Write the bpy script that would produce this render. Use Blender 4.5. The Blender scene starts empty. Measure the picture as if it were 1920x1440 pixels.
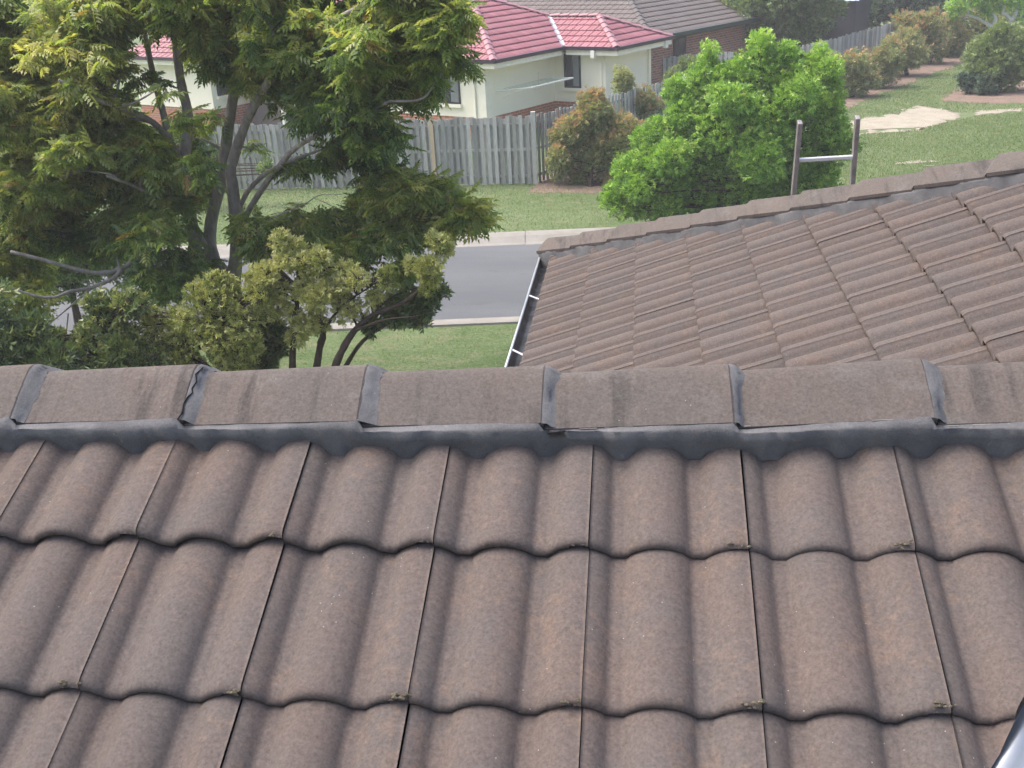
import bpy, bmesh, math, random
import numpy as np
from mathutils import Vector, Matrix
R = math.radians
random.seed(7); rng = np.random.default_rng(11)
SC = bpy.context.scene
COL = SC.collection

# ------------------------------------------------------------------ camera
FPX = 2082.88                                   # focal length in pixels of a 1920 px wide picture
CAM = np.array([1.01856, -1.83453, 1.07424])
YAW, PITCH, ROLL = R(-7.678), R(22.107), R(-3.173)
_f = np.array([math.sin(YAW)*math.cos(PITCH), math.cos(YAW)*math.cos(PITCH), -math.sin(PITCH)])
_r = np.cross(_f, [0, 0, 1]); _r /= np.linalg.norm(_r); _u = np.cross(_r, _f)
CR = math.cos(ROLL)*_r + math.sin(ROLL)*_u
CU = -math.sin(ROLL)*_r + math.cos(ROLL)*_u
CF = _f
cd = bpy.data.cameras.new('camera'); co = bpy.data.objects.new('camera', cd); COL.objects.link(co)
cd.sensor_fit = 'HORIZONTAL'; cd.sensor_width = 36; cd.lens = FPX/1920*36
cd.clip_start = 0.05; cd.clip_end = 2000
M = Matrix.Identity(4)
for i in range(3):
    M[i][0] = CR[i]; M[i][1] = CU[i]; M[i][2] = -CF[i]; M[i][3] = CAM[i]
co.matrix_world = M
SC.camera = co

# ------------------------------------------------------------------ light
SUN_EL, SUN_AZ = R(60), R(-76)                  # azimuth measured from +Y towards +X: high, ahead on the left
wd = bpy.data.worlds.new('World'); SC.world = wd; wd.use_nodes = True
nt = wd.node_tree; bg = nt.nodes['Background']
sky = nt.nodes.new('ShaderNodeTexSky'); sky.sky_type = 'NISHITA'; sky.sun_disc = False
sky.sun_elevation = SUN_EL; sky.sun_rotation = SUN_AZ
sky.air_density = 1.0; sky.dust_density = 7.0; sky.ozone_density = 1.0
nt.links.new(sky.outputs[0], bg.inputs[0]); bg.inputs[1].default_value = 0.15
sl = bpy.data.lights.new('sun', 'SUN'); sl.energy = 0.62; sl.angle = R(36); sl.color = (1, .975, .94)
so = bpy.data.objects.new('sun', sl); COL.objects.link(so)
sd = Vector((math.sin(SUN_AZ)*math.cos(SUN_EL), math.cos(SUN_AZ)*math.cos(SUN_EL), math.sin(SUN_EL)))
so.rotation_euler = sd.to_track_quat('Z', 'Y').to_euler(); so.location = (-8, -6, 20)
SC.view_settings.view_transform = 'Standard'; SC.view_settings.look = 'None'
SC.view_settings.exposure = 1.36; SC.view_settings.gamma = 1; SC.view_settings.use_curve_mapping = False
SC.cycles.use_denoising = True
SC.cycles.max_bounces = 6; SC.cycles.transparent_max_bounces = 6

GZ = CAM[2] - 6.2                               # ground level

def ray(x, y): return CF + (x-960)/FPX*CR + (720-y)/FPX*CU
def pix(x, y, Y):
    d = ray(x, y); return CAM + d*((Y-CAM[1])/d[1])
def gnd(x, y, h=0.0):
    d = ray(x, y); return CAM + d*((GZ+h-CAM[2])/d[2])
def proj(P):
    d = np.asarray(P)-CAM; z = d@CF
    return np.stack([960+FPX*(d@CR)/z, 720-FPX*(d@CU)/z], -1)

# ------------------------------------------------------------------ object helpers
def obj(name, me, mat=None, parent=None, kind=None):
    o = bpy.data.objects.new(name, me); COL.objects.link(o)
    if mat is not None and me is not None and len(me.materials) == 0: me.materials.append(mat)
    if parent is not None: o.parent = parent
    if kind: o['kind'] = kind
    return o
def thing(name, label, cat, loc=(0, 0, 0), group=None):
    o = bpy.data.objects.new(name, None); COL.objects.link(o); o.location = loc
    o.empty_display_size = .2
    return tag(o, label, cat, group)
def tag(o, label, cat, group=None):
    o['label'] = label; o['category'] = cat
    if group: o['group'] = group
    return o
def keep(o):                                     # parent without moving: meshes are in world space
    if o.parent is not None: o.matrix_parent_inverse = Matrix.Translation(-Vector(o.parent.location)) if o.parent.parent is None else Matrix.Identity(4)
    return o
def mesh(name, v, f, smooth=False):
    me = bpy.data.meshes.new(name); me.from_pydata([tuple(map(float, a)) for a in v], [], [tuple(a) for a in f])
    if smooth: me.polygons.foreach_set('use_smooth', [True]*len(me.polygons))
    me.update(); return me
class MB:
    def __init__(s): s.v = []; s.f = []
    def box(s, c, ex, ey, ez):                   # centre and three half-axis vectors
        c, ex, ey, ez = map(np.asarray, (c, ex, ey, ez)); n = len(s.v)
        for k in ((-1,-1,-1),(1,-1,-1),(1,1,-1),(-1,1,-1),(-1,-1,1),(1,-1,1),(1,1,1),(-1,1,1)):
            s.v.append(c+k[0]*ex+k[1]*ey+k[2]*ez)
        for q in ((0,3,2,1),(4,5,6,7),(0,1,5,4),(1,2,6,5),(2,3,7,6),(3,0,4,7)): s.f.append([n+i for i in q])
        return s
    def quad(s, *p):
        n = len(s.v); s.v += [np.asarray(q, float) for q in p]; s.f.append(list(range(n, n+len(p)))); return s
    def grid(s, rows):                           # rows of equally many points
        n = len(s.v); m = len(rows[0])
        for r in rows: s.v += [np.asarray(q, float) for q in r]
        for i in range(len(rows)-1):
            for j in range(m-1): s.f.append([n+i*m+j, n+i*m+j+1, n+(i+1)*m+j+1, n+(i+1)*m+j])
        return s
    def tube(s, pts, rad, k=7):
        pts = np.asarray(pts, float); n0 = len(s.v); n = len(pts)
        for i in range(n):
            t = pts[min(i+1, n-1)]-pts[max(i-1, 0)]; t /= np.linalg.norm(t)+1e-9
            a = np.cross(t, [0.31, .17, 1.0] if abs(t[2]) < .9 else [1, .2, 0]); a /= np.linalg.norm(a); b = np.cross(t, a)
            for j in range(k):
                w = 2*math.pi*j/k; s.v.append(pts[i]+rad[i]*(math.cos(w)*a+math.sin(w)*b))
        for i in range(n-1):
            for j in range(k): s.f.append([n0+i*k+j, n0+i*k+(j+1) % k, n0+(i+1)*k+(j+1) % k, n0+(i+1)*k+j])
        s.f.append([n0+j for j in range(k)][::-1]); s.f.append([n0+(n-1)*k+j for j in range(k)])
        return s
    def me(s, name, smooth=False): return mesh(name, s.v, s.f, smooth)
    def build(s, name, mat, parent=None, smooth=False, kind=None):
        return keep(obj(name, s.me(name, smooth), mat, parent, kind))
def bevel(o, w=.004, seg=2):
    m = o.modifiers.new('bevel', 'BEVEL'); m.width = w; m.segments = seg; m.limit_method = 'ANGLE'; return o

# ------------------------------------------------------------------ materials
class Mat:
    def __init__(s, name, rough=.8, spec=.3, metal=0):
        s.m = bpy.data.materials.new(name); s.m.use_nodes = True; s.nt = s.m.node_tree
        s.b = s.nt.nodes['Principled BSDF']; s.b.inputs['Roughness'].default_value = rough
        s.b.inputs['Specular IOR Level'].default_value = spec; s.b.inputs['Metallic'].default_value = metal
        s.out = s.nt.nodes['Material Output']
    def n(s, t, **k):
        q = s.nt.nodes.new(t)
        for a, v in k.items():
            if a in ('blend_type', 'operation', 'data_type', 'feature', 'distance', 'noise_dimensions', 'wave_type', 'bands_direction', 'attribute_name', 'clamp_factor', 'invert'): setattr(q, a, v)
            else: s.put(q.inputs[a.replace('_', ' ')], v)
        return q
    def put(s, sock, v):
        if hasattr(v, 'is_linked') or isinstance(v, bpy.types.NodeSocket): s.nt.links.new(v, sock)
        elif isinstance(v, tuple) and len(v) == 3 and sock.type == 'RGBA': sock.default_value = (*v, 1)
        else: sock.default_value = v
    def pos(s): return s.n('ShaderNodeNewGeometry').outputs['Position']
    def noise(s, scale, detail=4, rough=.6, vec=None, dist=0):
        q = s.n('ShaderNodeTexNoise', Scale=scale, Detail=detail, Roughness=rough, Distortion=dist)
        s.put(q.inputs['Vector'], vec if vec is not None else s.pos()); return q.outputs['Fac']
    def ramp(s, fac, stops):
        q = s.n('ShaderNodeValToRGB'); s.put(q.inputs[0], fac); e = q.color_ramp.elements
        while len(e) < len(stops): e.new(.5)
        for el, (p_, c) in zip(e, stops): el.position = p_; el.color = (*c, 1) if len(c) == 3 else c
        return q.outputs[0]
    def step(s, fac, lo, hi):
        q = s.n('ShaderNodeMapRange'); q.inputs['From Min'].default_value = lo; q.inputs['From Max'].default_value = hi
        s.put(q.inputs['Value'], fac); return q.outputs[0]
    def mix(s, fac, a, b, mode='MIX'):
        q = s.nt.nodes.new('ShaderNodeMix'); q.data_type = 'RGBA'; q.blend_type = mode
        s.put(q.inputs[0], fac); s.put(q.inputs[6], a); s.put(q.inputs[7], b); return q.outputs[2]
    def math(s, op, a, b=0.0):
        q = s.nt.nodes.new('ShaderNodeMath'); q.operation = op; s.put(q.inputs[0], a); s.put(q.inputs[1], b); return q.outputs[0]
    def rand(s): return s.n('ShaderNodeObjectInfo').outputs['Random']
    def scaled(s, vec, sc):
        q = s.nt.nodes.new('ShaderNodeVectorMath'); q.operation = 'MULTIPLY'; s.put(q.inputs[0], vec); q.inputs[1].default_value = sc; return q.outputs[0]
    def col(s, c): s.put(s.b.inputs['Base Color'], c); return s
    def bump(s, h, strength=.3, dist=.01):
        q = s.n('ShaderNodeBump'); q.inputs['Strength'].default_value = strength; q.inputs['Distance'].default_value = dist
        s.put(q.inputs['Height'], h); s.put(s.b.inputs['Normal'], q.outputs[0]); return s
    def tint(s, c, lo, hi):                      # brightness varies per object
        return s.mix(1.0, c, s.ramp(s.rand(), [(0, (lo,)*3), (1, (hi,)*3)]), 'MULTIPLY')

def concrete_tile(name, base, warm, grey, streaks=False):
    m = Mat(name, .9, .18)
    p = m.pos()
    a = m.noise(5, 4, .6, p); fine = m.noise(170, 3, .75, p); med = m.noise(34, 4, .65, p)
    c = m.mix(m.step(a, .38, .66), grey, base)
    patch = m.step(m.math('MULTIPLY', m.noise(7.3, 3, .55, m.scaled(p, (1, .55, .55))), m.step(med, .2, .8)), .30, .46)
    c = m.mix(m.math('MULTIPLY', patch, .36), c, warm)
    c = m.tint(c, .95, 1.05)
    if streaks:                                  # dark run-off stains down the faces
        st = m.step(m.noise(1.0, 4, .65, m.scaled(p, (22, 2.6, 2.6))), .50, .64)
        c = m.mix(m.math('MULTIPLY', m.math('MULTIPLY', st, m.step(m.noise(3.7, 2, .5, p), .42, .56)), .62), c, (.035, .034, .035))
        c = m.mix(m.math('MULTIPLY', m.step(m.noise(9, 5, .7, p), .55, .75), .5), c, (.155, .150, .142))
    c = m.mix(.55, c, m.ramp(fine, [(.25, (.42,)*3), (.5, (1, 1, 1)), (.75, (1.5,)*3)]), 'MULTIPLY')
    c = m.mix(.6, c, m.ramp(m.noise(90, 2, .6, p), [(.3, (.8,)*3), (.7, (1.15,)*3)]), 'MULTIPLY')
    v = m.n('ShaderNodeTexVoronoi', Scale=42.0); m.put(v.inputs['Vector'], p)
    dots = m.math('MULTIPLY', m.math('LESS_THAN', v.outputs['Distance'], .055), m.math('GREATER_THAN', m.noise(3.1, 2, .5, p), .56))
    c = m.mix(m.math('MULTIPLY', dots, .5), c, (.40, .38, .36))
    m.col(c)
    m.bump(m.math('ADD', m.math('MULTIPLY', fine, .6), med), .35, .003)
    return m.m
TILE = concrete_tile('brown_concrete_tile', (.107, .086, .078), (.165, .118, .090), (.097, .085, .081))
CAPM = concrete_tile('brown_ridge_concrete', (.108, .0915, .083), (.125, .103, .089), (.099, .089, .083), True)
def mortar():
    m = Mat('grey_flexible_mortar', .95, .08); p = m.pos()
    c = m.mix(m.step(m.noise(14, 4, .6, p), .35, .7), (.104, .105, .110), (.150, .151, .157))
    c = m.mix(m.step(m.noise(38, 3, .6, p), .68, .78), c, (.2, .2, .2))
    c = m.mix(.5, c, m.ramp(m.noise(300, 2, .6, p), [(.3, (.7,)*3), (.7, (1.25,)*3)]), 'MULTIPLY')
    m.col(c); m.bump(m.noise(60, 5, .6, p), .4, .006); return m.m
MORT = mortar()
def simple(name, c, rough=.8, spec=.3, metal=0, var=.12, scale=6, bump=0):
    m = Mat(name, rough, spec, metal)
    q = m.mix(1.0, c, m.ramp(m.noise(scale, 4, .6), [(.3, (1-var,)*3), (.7, (1+var,)*3)]), 'MULTIPLY')
    m.col(q)
    if bump: m.bump(m.noise(scale*8, 4), bump, .01)
    return m.m
DECK = simple('roof_underlay', (.02, .018, .017), .95)
CRACK = simple('open_crack', (.008, .008, .009), .95)
def galv(name, c, dirt, amount):
    m = Mat(name, .42, .5, .55); p = m.pos()
    q = m.mix(m.step(m.noise(9, 5, .65, p), amount, amount+.2), c, dirt); m.col(q)
    m.put(m.b.inputs['Roughness'], m.ramp(m.noise(25, 3), [(.3, (.35,)*3), (.7, (.6,)*3)])); return m.m
GALV = galv('galvanised_steel', (.40, .43, .46), (.26, .28, .29), .55)
GUTIN = galv('silted_gutter_steel', (.22, .22, .22), (.11, .10, .09), .35)
ALU = galv('weathered_ladder_alloy', (.30, .28, .28), (.20, .19, .185), .5)
RUNG = galv('pale_alloy_rung', (.58, .58, .60), (.40, .40, .42), .55)
def asphalt():
    m = Mat('asphalt', .78, .35); p = m.pos()
    c = m.mix(m.step(m.noise(.55, 4, .6, m.scaled(p, (.5, 1.6, 1))), .35, .7), (.082, .091, .100), (.110, .119, .128))
    c = m.mix(m.math('MULTIPLY', m.step(m.noise(1.1, 4, .65, m.scaled(p, (.6, 1.5, 1))), .58, .74), .7), c, (.062, .065, .07))
    c = m.mix(.5, c, m.ramp(m.noise(70, 3, .7, p), [(.3, (.7,)*3), (.7, (1.3,)*3)]), 'MULTIPLY')
    m.col(c); m.bump(m.noise(90, 3, .7, p), .4, .01); return m.m
ASPH = asphalt()
def kerbmat():
    m = Mat('kerb_concrete', .85, .25); p = m.pos()
    c = m.mix(m.step(m.noise(2.2, 5, .65, p), .3, .7), (.205, .198, .178), (.27, .262, .24))
    m.col(m.mix(m.step(m.noise(9, 4, .6, p), .62, .8), c, (.15, .14, .125))); m.bump(m.noise(40, 3), .3, .01); return m.m
KERB = kerbmat()
def grassmat():
    m = Mat('lawn_grass', .9, .15); p = m.pos()
    c = m.mix(m.step(m.noise(.5, 6, .7, p), .36, .64), (.080, .132, .048), (.146, .194, .092))
    c = m.mix(m.step(m.noise(2.3, 5, .7, m.scaled(p, (1, 1.8, 1))), .50, .72), c, (.190, .188, .115))
    c = m.mix(m.math('MULTIPLY', m.step(m.noise(.9, 4, .7, m.scaled(p, (.7, 2.2, 1))), .62, .76), .55), c, (.080, .120, .05))
    c = m.mix(.75, c, m.ramp(m.noise(16, 5, .75, p), [(.3, (.55,)*3), (.5, (1, 1, 1)), (.72, (1.45,)*3)]), 'MULTIPLY')
    m.col(c); m.bump(m.noise(24, 5, .75, p), .7, .06); return m.m
GRASS = grassmat()
def earth(name, a, b, c3, sc=3):
    m = Mat(name, .95, .1); p = m.pos()
    c = m.mix(m.step(m.noise(sc, 5, .7, p), .3, .7), a, b)
    c = m.mix(m.step(m.noise(sc*7, 4, .7, p), .55, .75), c, c3); m.col(c); m.bump(m.noise(sc*6, 5, .7, p), .8, .05); return m.m
MULCH = earth('bark_mulch', (.16, .115, .092), (.25, .19, .155), (.33, .27, .23))
SAND = earth('bare_sand', (.29, .265, .21), (.38, .35, .29), (.18, .185, .11), 2.2)
def rendermat():
    m = Mat('cream_render', .8, .25); p = m.pos()
    c = m.mix(m.step(m.noise(.9, 4, .6, p), .3, .7), (.88, .835, .69), (.92, .88, .74)); m.col(c); m.bump(m.noise(60, 3), .15, .01); return m.m
CREAM = rendermat()
CREAMT = simple('cream_paint', (.90, .865, .73), .5, .4, var=.05)
def brick(name, a, b, mo, ang):
    m = Mat(name, .9, .2); p = m.pos()
    rot = m.n('ShaderNodeVectorRotate'); m.put(rot.inputs['Vector'], p); rot.inputs['Angle'].default_value = -ang
    sep = m.n('ShaderNodeSeparateXYZ'); m.put(sep.inputs[0], rot.outputs[0])
    com = m.n('ShaderNodeCombineXYZ'); m.put(com.inputs[0], m.math('ADD', sep.outputs[0], sep.outputs[1])); m.put(com.inputs[1], sep.outputs[2])
    t = m.n('ShaderNodeTexBrick', Scale=1.0); m.put(t.inputs['Vector'], com.outputs[0])
    t.inputs['Color1'].default_value = (*a, 1); t.inputs['Color2'].default_value = (*b, 1); t.inputs['Mortar'].default_value = (*mo, 1)
    t.inputs['Brick Width'].default_value = .24; t.inputs['Row Height'].default_value = .086; t.inputs['Mortar Size'].default_value = .012
    m.col(m.mix(.5, t.outputs[0], m.ramp(m.noise(12, 3), [(.3, (.75,)*3), (.7, (1.25,)*3)]), 'MULTIPLY'))
    m.bump(t.outputs['Fac'], -.5, .01); return m.m
BRICK = brick('red_brick', (.46, .165, .085), (.38, .125, .065), (.42, .33, .26), R(60))
BRICK2 = brick('mixed_brown_brick', (.36, .17, .11), (.24, .115, .085), (.36, .30, .26), R(58))
def maroon():
    m = Mat('maroon_glazed_tile', .55, .4); p = m.pos()
    c = m.mix(m.step(m.noise(1.6, 4, .6, p), .3, .7), (.262, .090, .112), (.315, .130, .152)); c = m.tint(c, .88, 1.1)
    m.col(m.mix(.4, c, m.ramp(m.noise(45, 3), [(.3, (.8,)*3), (.7, (1.2,)*3)]), 'MULTIPLY')); return m.m
MAROON = maroon()
MARCAP = simple('maroon_cap_tile', (.30, .15, .17), .5, .4, var=.12, scale=4)
MARGUT = simple('dark_plum_steel', (.040, .026, .042), .35, .5)
BRTILE = simple('faded_brown_tile', (.135, .118, .112), .8, .3, var=.12, scale=2)
BRCAP = simple('faded_brown_cap', (.105, .098, .095), .8, .3)
GRNGUT = simple('dark_green_steel', (.018, .045, .040), .35, .5)
BLUEROOF = simple('pale_blue_steel_sheet', (.42, .52, .62), .4, .5, var=.08)
GLASS = Mat('window_glass', .06, .6).col((.022, .028, .032)).m
CURT = simple('curtain_cloth', (.32, .34, .34), .9)
FRAME = simple('dark_window_frame', (.03, .034, .036), .4)
WHITE = simple('white_painted_steel', (.78, .78, .72), .4, .4, var=.04)
LINE = simple('green_line_cord', (.35, .48, .40), .6)
def timber(name, a, b, c3):
    m = Mat(name, .9, .15); p = m.pos()
    g = m.noise(6, 5, .7, m.scaled(p, (7, 7, .8)))
    c = m.mix(m.step(g, .3, .7), a, b); c = m.mix(m.step(m.noise(1.7, 4, .6, p), .55, .75), c, c3)
    c = m.tint(c, .62, 1.22); m.col(c); m.bump(g, .4, .01); return m.m
PALING = timber('weathered_grey_paling', (.31, .315, .30), (.50, .505, .48), (.33, .36, .285))
RAIL = timber('weathered_rail', (.34, .34, .32), (.46, .46, .44), (.28, .28, .24))
NEWPOST = timber('pale_new_pine', (.46, .36, .25), (.54, .44, .32), (.40, .30, .2))
def bark(name, a, b, sc=9):
    m = Mat(name, .92, .15); p = m.pos()
    g = m.noise(sc, 5, .7, m.scaled(p, (1.6, 1.6, .45)))
    m.col(m.mix(m.step(g, .3, .7), a, b)); m.bump(g, .8, .03); return m.m
BARK = bark('grey_brown_bark', (.20, .178, .162), (.40, .37, .34))
BARKD = bark('dark_twig_bark', (.045, .034, .027), (.095, .075, .06))
BARKW = bark('white_smooth_bark', (.52, .53, .53), (.66, .66, .64), 4)
GAIN = {'pinnate_leaf': 1.4, 'bright_green_leaf': 1.3, 'bronze_tipped_leaf': 1.38, 'grass_blade': 1.0, 'yellow_green_leaf': 1.12, 'dark_shrub_leaf': 1.2}
def leafmat(name, pal, tip=(.2, .12, .05), rough=.42, spec=.45, trans=.28):
    g = GAIN.get(name, 1.15); pal = [tuple(min(.72, q*g) for q in c_) for c_ in pal]; tip = tuple(q*g for q in tip)
    m = Mat(name, rough, spec)
    at = m.n('ShaderNodeAttribute', attribute_name='leaf'); sep = m.n('ShaderNodeSeparateColor'); m.put(sep.inputs[0], at.outputs['Color'])
    k = len(pal); c = m.ramp(sep.outputs[0], [(i/(k-1), q) for i, q in enumerate(pal)])
    c = m.mix(sep.outputs[1], c, tip)
    m.col(c)
    tr = m.n('ShaderNodeBsdfTranslucent'); m.put(tr.inputs[0], m.mix(1, c, (1.25, 1.3, .7), 'MULTIPLY'))
    ms = m.n('ShaderNodeMixShader'); ms.inputs[0].default_value = trans
    m.nt.links.new(m.b.outputs[0], ms.inputs[1]); m.nt.links.new(tr.outputs[0], ms.inputs[2]); m.nt.links.new(ms.outputs[0], m.out.inputs[0])
    return m.m

# ------------------------------------------------------------------ roof tiles
G, TSTEP, TW, AMP = .3334, .0214, .30, .0295
def prof(x):                                     # rolls 0.15 m apart, crest at a joint
    t = ((x+.020)/.15+.5) % 1.0
    a = abs(t-.5)/.405                           # broad rounded roll, narrow flat pan
    if a >= 1: return -AMP
    k = (1-a**2.15)**(.95 if t < .5 else .74)
    return -AMP+AMP*k
def tile_mesh(name, nx, rows, jag=0.0, thick=.0205, lip=True, amp=1.0, gap=.0010, sd=0, tilt=TSTEP):
    rn = random.Random(sd); xs = [gap+(TW-2*gap)*i/(nx-1) for i in range(nx)]
    v = []; f = []
    def z0(y): return -tilt*y/G
    for (y, dz) in rows:
        for x in xs: v.append((x, y, prof(x)*amp+z0(y)+dz))
    for i in range(len(rows)-1):
        for j in range(nx-1): f.append((i*nx+j, i*nx+j+1, (i+1)*nx+j+1, (i+1)*nx+j))
    b = len(v)
    for (y, d) in ((.0008, thick), (.03, thick+.002)):
        for x in xs:
            dd = d
            if lip and x > .266: dd = .0095
            v.append((x, y+(rn.uniform(-jag, jag)), prof(x)*amp-dd+rn.uniform(-jag, jag)))
    last = (len(rows)-1)*nx
    for j in range(nx-1):
        f.append((last+j, last+j+1, b+j+1, b+j)); f.append((b+j, b+j+1, b+nx+j+1, b+nx+j))
    # side skirts
    for j, flip in ((0, False), (nx-1, True)):
        n = len(v); k = len(rows)
        for i in range(k):
            q = v[i*nx+j]; v.append((q[0], q[1], q[2]-.02))
        for i in range(k-1):
            q = (i*nx+j, (i+1)*nx+j, n+i+1, n+i); f.append(q if flip else q[::-1])
    me = mesh(name, v, [q[::-1] for q in f], True)
    return me
ROWS_N = [(.37, 0), (.24, 0), (.10, 0), (.03, 0), (.016, -.0006), (.0075, -.0028), (.0025, -.0068), (.0002, -.0125)]
ROWS_M = [(.37, 0), (.02, 0), (.005, -.004), (.0003, -.011)]
ROWS_L = [(.36, 0), (.01, -.001), (0, -.008)]
NEAR = [tile_mesh('near_tile_mesh', 49, ROWS_N, .0013, sd=i, gap=(.0007, .0005, .0008, .0014)[i]) for i in range(4)]
MID = [tile_mesh('mid_tile_mesh', 23, ROWS_M, .0008, sd=9, amp=1.42, gap=.0005, thick=.029, tilt=.030)]
LOW = [tile_mesh('low_tile_mesh', 9, ROWS_L, 0, thick=.042, lip=False, tilt=.04)]
def facet(name, parent, O, e, up, pitch, poly, protos, mat, a0=0.0, w0=0.0, gauge=G, select=None, jit=.001, lift=None, join=None):
    """tiles on the plane through O; e runs along the eave, up is the plan direction uphill; poly in (a, w) plan metres, counter-clockwise"""
    O, e, up = (np.asarray(q, float) for q in (O, e, up))
    c, s = math.cos(pitch), math.sin(pitch)
    u = up*c+np.array([0, 0, s]); n = np.cross(e, u)
    hp = []
    for i in range(len(poly)):
        (ax, aw), (bx, bw) = poly[i], poly[(i+1) % len(poly)]
        nx, nw = bw-aw, -(bx-ax); l = math.hypot(nx, nw); hp.append((nx/l, nw/l, (nx*ax+nw*aw)/l))
    amin = min(q[0] for q in poly); amax = max(q[0] for q in poly); wmin = min(q[1] for q in poly); wmax = max(q[1] for q in poly)
    for pm in protos:
        if len(pm.materials) == 0: pm.materials.append(mat)
    out = []; gw = gauge*c
    for k in range(math.floor((wmin-w0)/gw)-1, math.ceil((wmax-w0)/gw)+1):
        w = w0+k*gw
        for j in range(math.floor((amin-a0)/TW)-1, math.ceil((amax-a0)/TW)+1):
            a = a0+j*TW; d = gauge*c+.012
            cor = [(a, w), (a+TW, w), (a+TW, w+d), (a, w+d)]
            cut = []; outside = False
            for h in hp:
                q = [h[0]*x+h[1]*y-h[2] for x, y in cor]
                if min(q) > -.004: outside = True; break
                if max(q) > .0005: cut.append(h)
            if outside: continue
            me = random.choice(protos)
            if cut:
                bm = bmesh.new(); bm.from_mesh(me)
                for h in cut:                    # local x = along, y = uphill
                    pn = Vector((h[0], h[1]*c, -h[1]*s)); pc = Vector((0, 0, 0))
                    dd = h[2]-h[0]*a-h[1]*w
                    pc = Vector((h[0]*dd, h[1]*dd/c, 0))
                    bmesh.ops.bisect_plane(bm, geom=bm.verts[:]+bm.edges[:]+bm.faces[:], plane_co=pc, plane_no=pn, clear_outer=True)
                if len(bm.faces) < 3: bm.free(); continue
                me = bpy.data.meshes.new(me.name+'_cut'); bm.to_mesh(me); bm.free()
                if len(me.materials) == 0: me.materials.append(mat)
            P = O+e*a+up*w+np.array([0, 0, math.tan(pitch)*w])
            lf, rl, tl = (lift(a, k) if lift else (0, 0, 0))
            P = P+n*(lf+random.uniform(-jit, jit))
            ex = e+n*(rl+random.uniform(-jit, jit)); uy = u+n*(tl+random.uniform(-jit, jit))+e*random.uniform(-jit, jit)*1.5
            mw = Matrix.Identity(4)
            for i in range(3): mw[i][0] = ex[i]; mw[i][1] = uy[i]; mw[i][2] = n[i]; mw[i][3] = P[i]
            cen = P+e*TW/2+u*gauge/2
            if join is not None and not (select and select(cen)):
                join.append((me, mw)); continue
            o = bpy.data.objects.new(name, me); COL.objects.link(o); o.parent = parent
            o.matrix_parent_inverse = Matrix.Translation(-Vector(parent.location)) if parent.parent is None else Matrix.Identity(4)
            o.matrix_basis = mw
            out.append(o)
    return out
def joined(name, items, mat, parent):
    v = []; f = []
    for me, mw in items:
        n = len(v); a = np.array([q.co for q in me.vertices]); m4 = np.array(mw)
        v += list(a@m4[:3, :3].T+m4[:3, 3]); f += [[n+i for i in q.vertices] for q in me.polygons]
    return keep(obj(name, mesh(name, v, f, True), mat, parent, 'stuff'))
def cap_mesh(name, L=.42, leg=.152, ang=29.5, th=.017, taper=.05, rise=.0, nseg=4, sd=0):
    """inverted V, x from the tucked end to the proud end, apex line at z=0"""
    rn = random.Random(sd); a = R(ang); c, s = math.cos(a), math.sin(a)
    ds = [leg, leg*.66, leg*.33, .03, .012]
    pr = [(-d*c, -d*s-(.0) + .0035*math.sin(math.pi*d/leg)) for d in ds]
    pr[-1] = (pr[-1][0], pr[-1][1]-.002); pr.append((0, -.006)); pr += [(-x, z) for x, z in pr[:-1][::-1]]
    rows = []
    for i in range(nseg+1):
        t = i/nseg; k = 1+taper*(t-.5)
        rows.append([(L*t, y*k, z*k+rise*t) for y, z in pr])
    rows = [[(.003, y*.985, z-.004) for (x, y, z) in rows[0]]]+rows+[[(L-.0, y*.985, z-.005) for (x, y, z) in rows[-1]]]
    rows[-2] = [(L-.006, y, z) for (x, y, z) in rows[-2]]
    b = MB(); b.grid(rows)
    # thickness: end faces and lower lips
    for r in (rows[0], rows[-1]): b.grid([r, [(x, y*.99, z-th) for x, y, z in r]])
    for e_ in (0, -1): b.grid([[r[e_] for r in rows], [(r[e_][0], r[e_][1]*.985, r[e_][2]-th) for r in rows]])
    b.grid([[(x, y*.985, z-th) for x, y, z in rows[0]], [(x, y*.985, z-th) for x, y, z in rows[-1]]])
    me = b.me(name); bm = bmesh.new(); bm.from_mesh(me); bmesh.ops.remove_doubles(bm, verts=bm.verts, dist=.0004)
    bmesh.ops.recalc_face_normals(bm, faces=bm.faces); bm.to_mesh(me); bm.free()
    me.polygons.foreach_set('use_smooth', [True]*len(me.polygons))
    me.set_sharp_from_angle(angle=R(38)) if hasattr(me, 'set_sharp_from_angle') else None
    return me
CAPROFILE = [(-.152*math.cos(R(29.5)), -.152*math.sin(R(29.5))), (-.07, -.037), (-.02, -.0095), (0, -.005), (.02, -.0095), (.07, -.037), (.152*math.cos(R(29.5)), -.152*math.sin(R(29.5)))]
def frame(P, ex, ey, ez):
    m = Matrix.Identity(4)
    for i in range(3): m[i][0] = ex[i]; m[i][1] = ey[i]; m[i][2] = ez[i]; m[i][3] = P[i]
    return m

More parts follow.
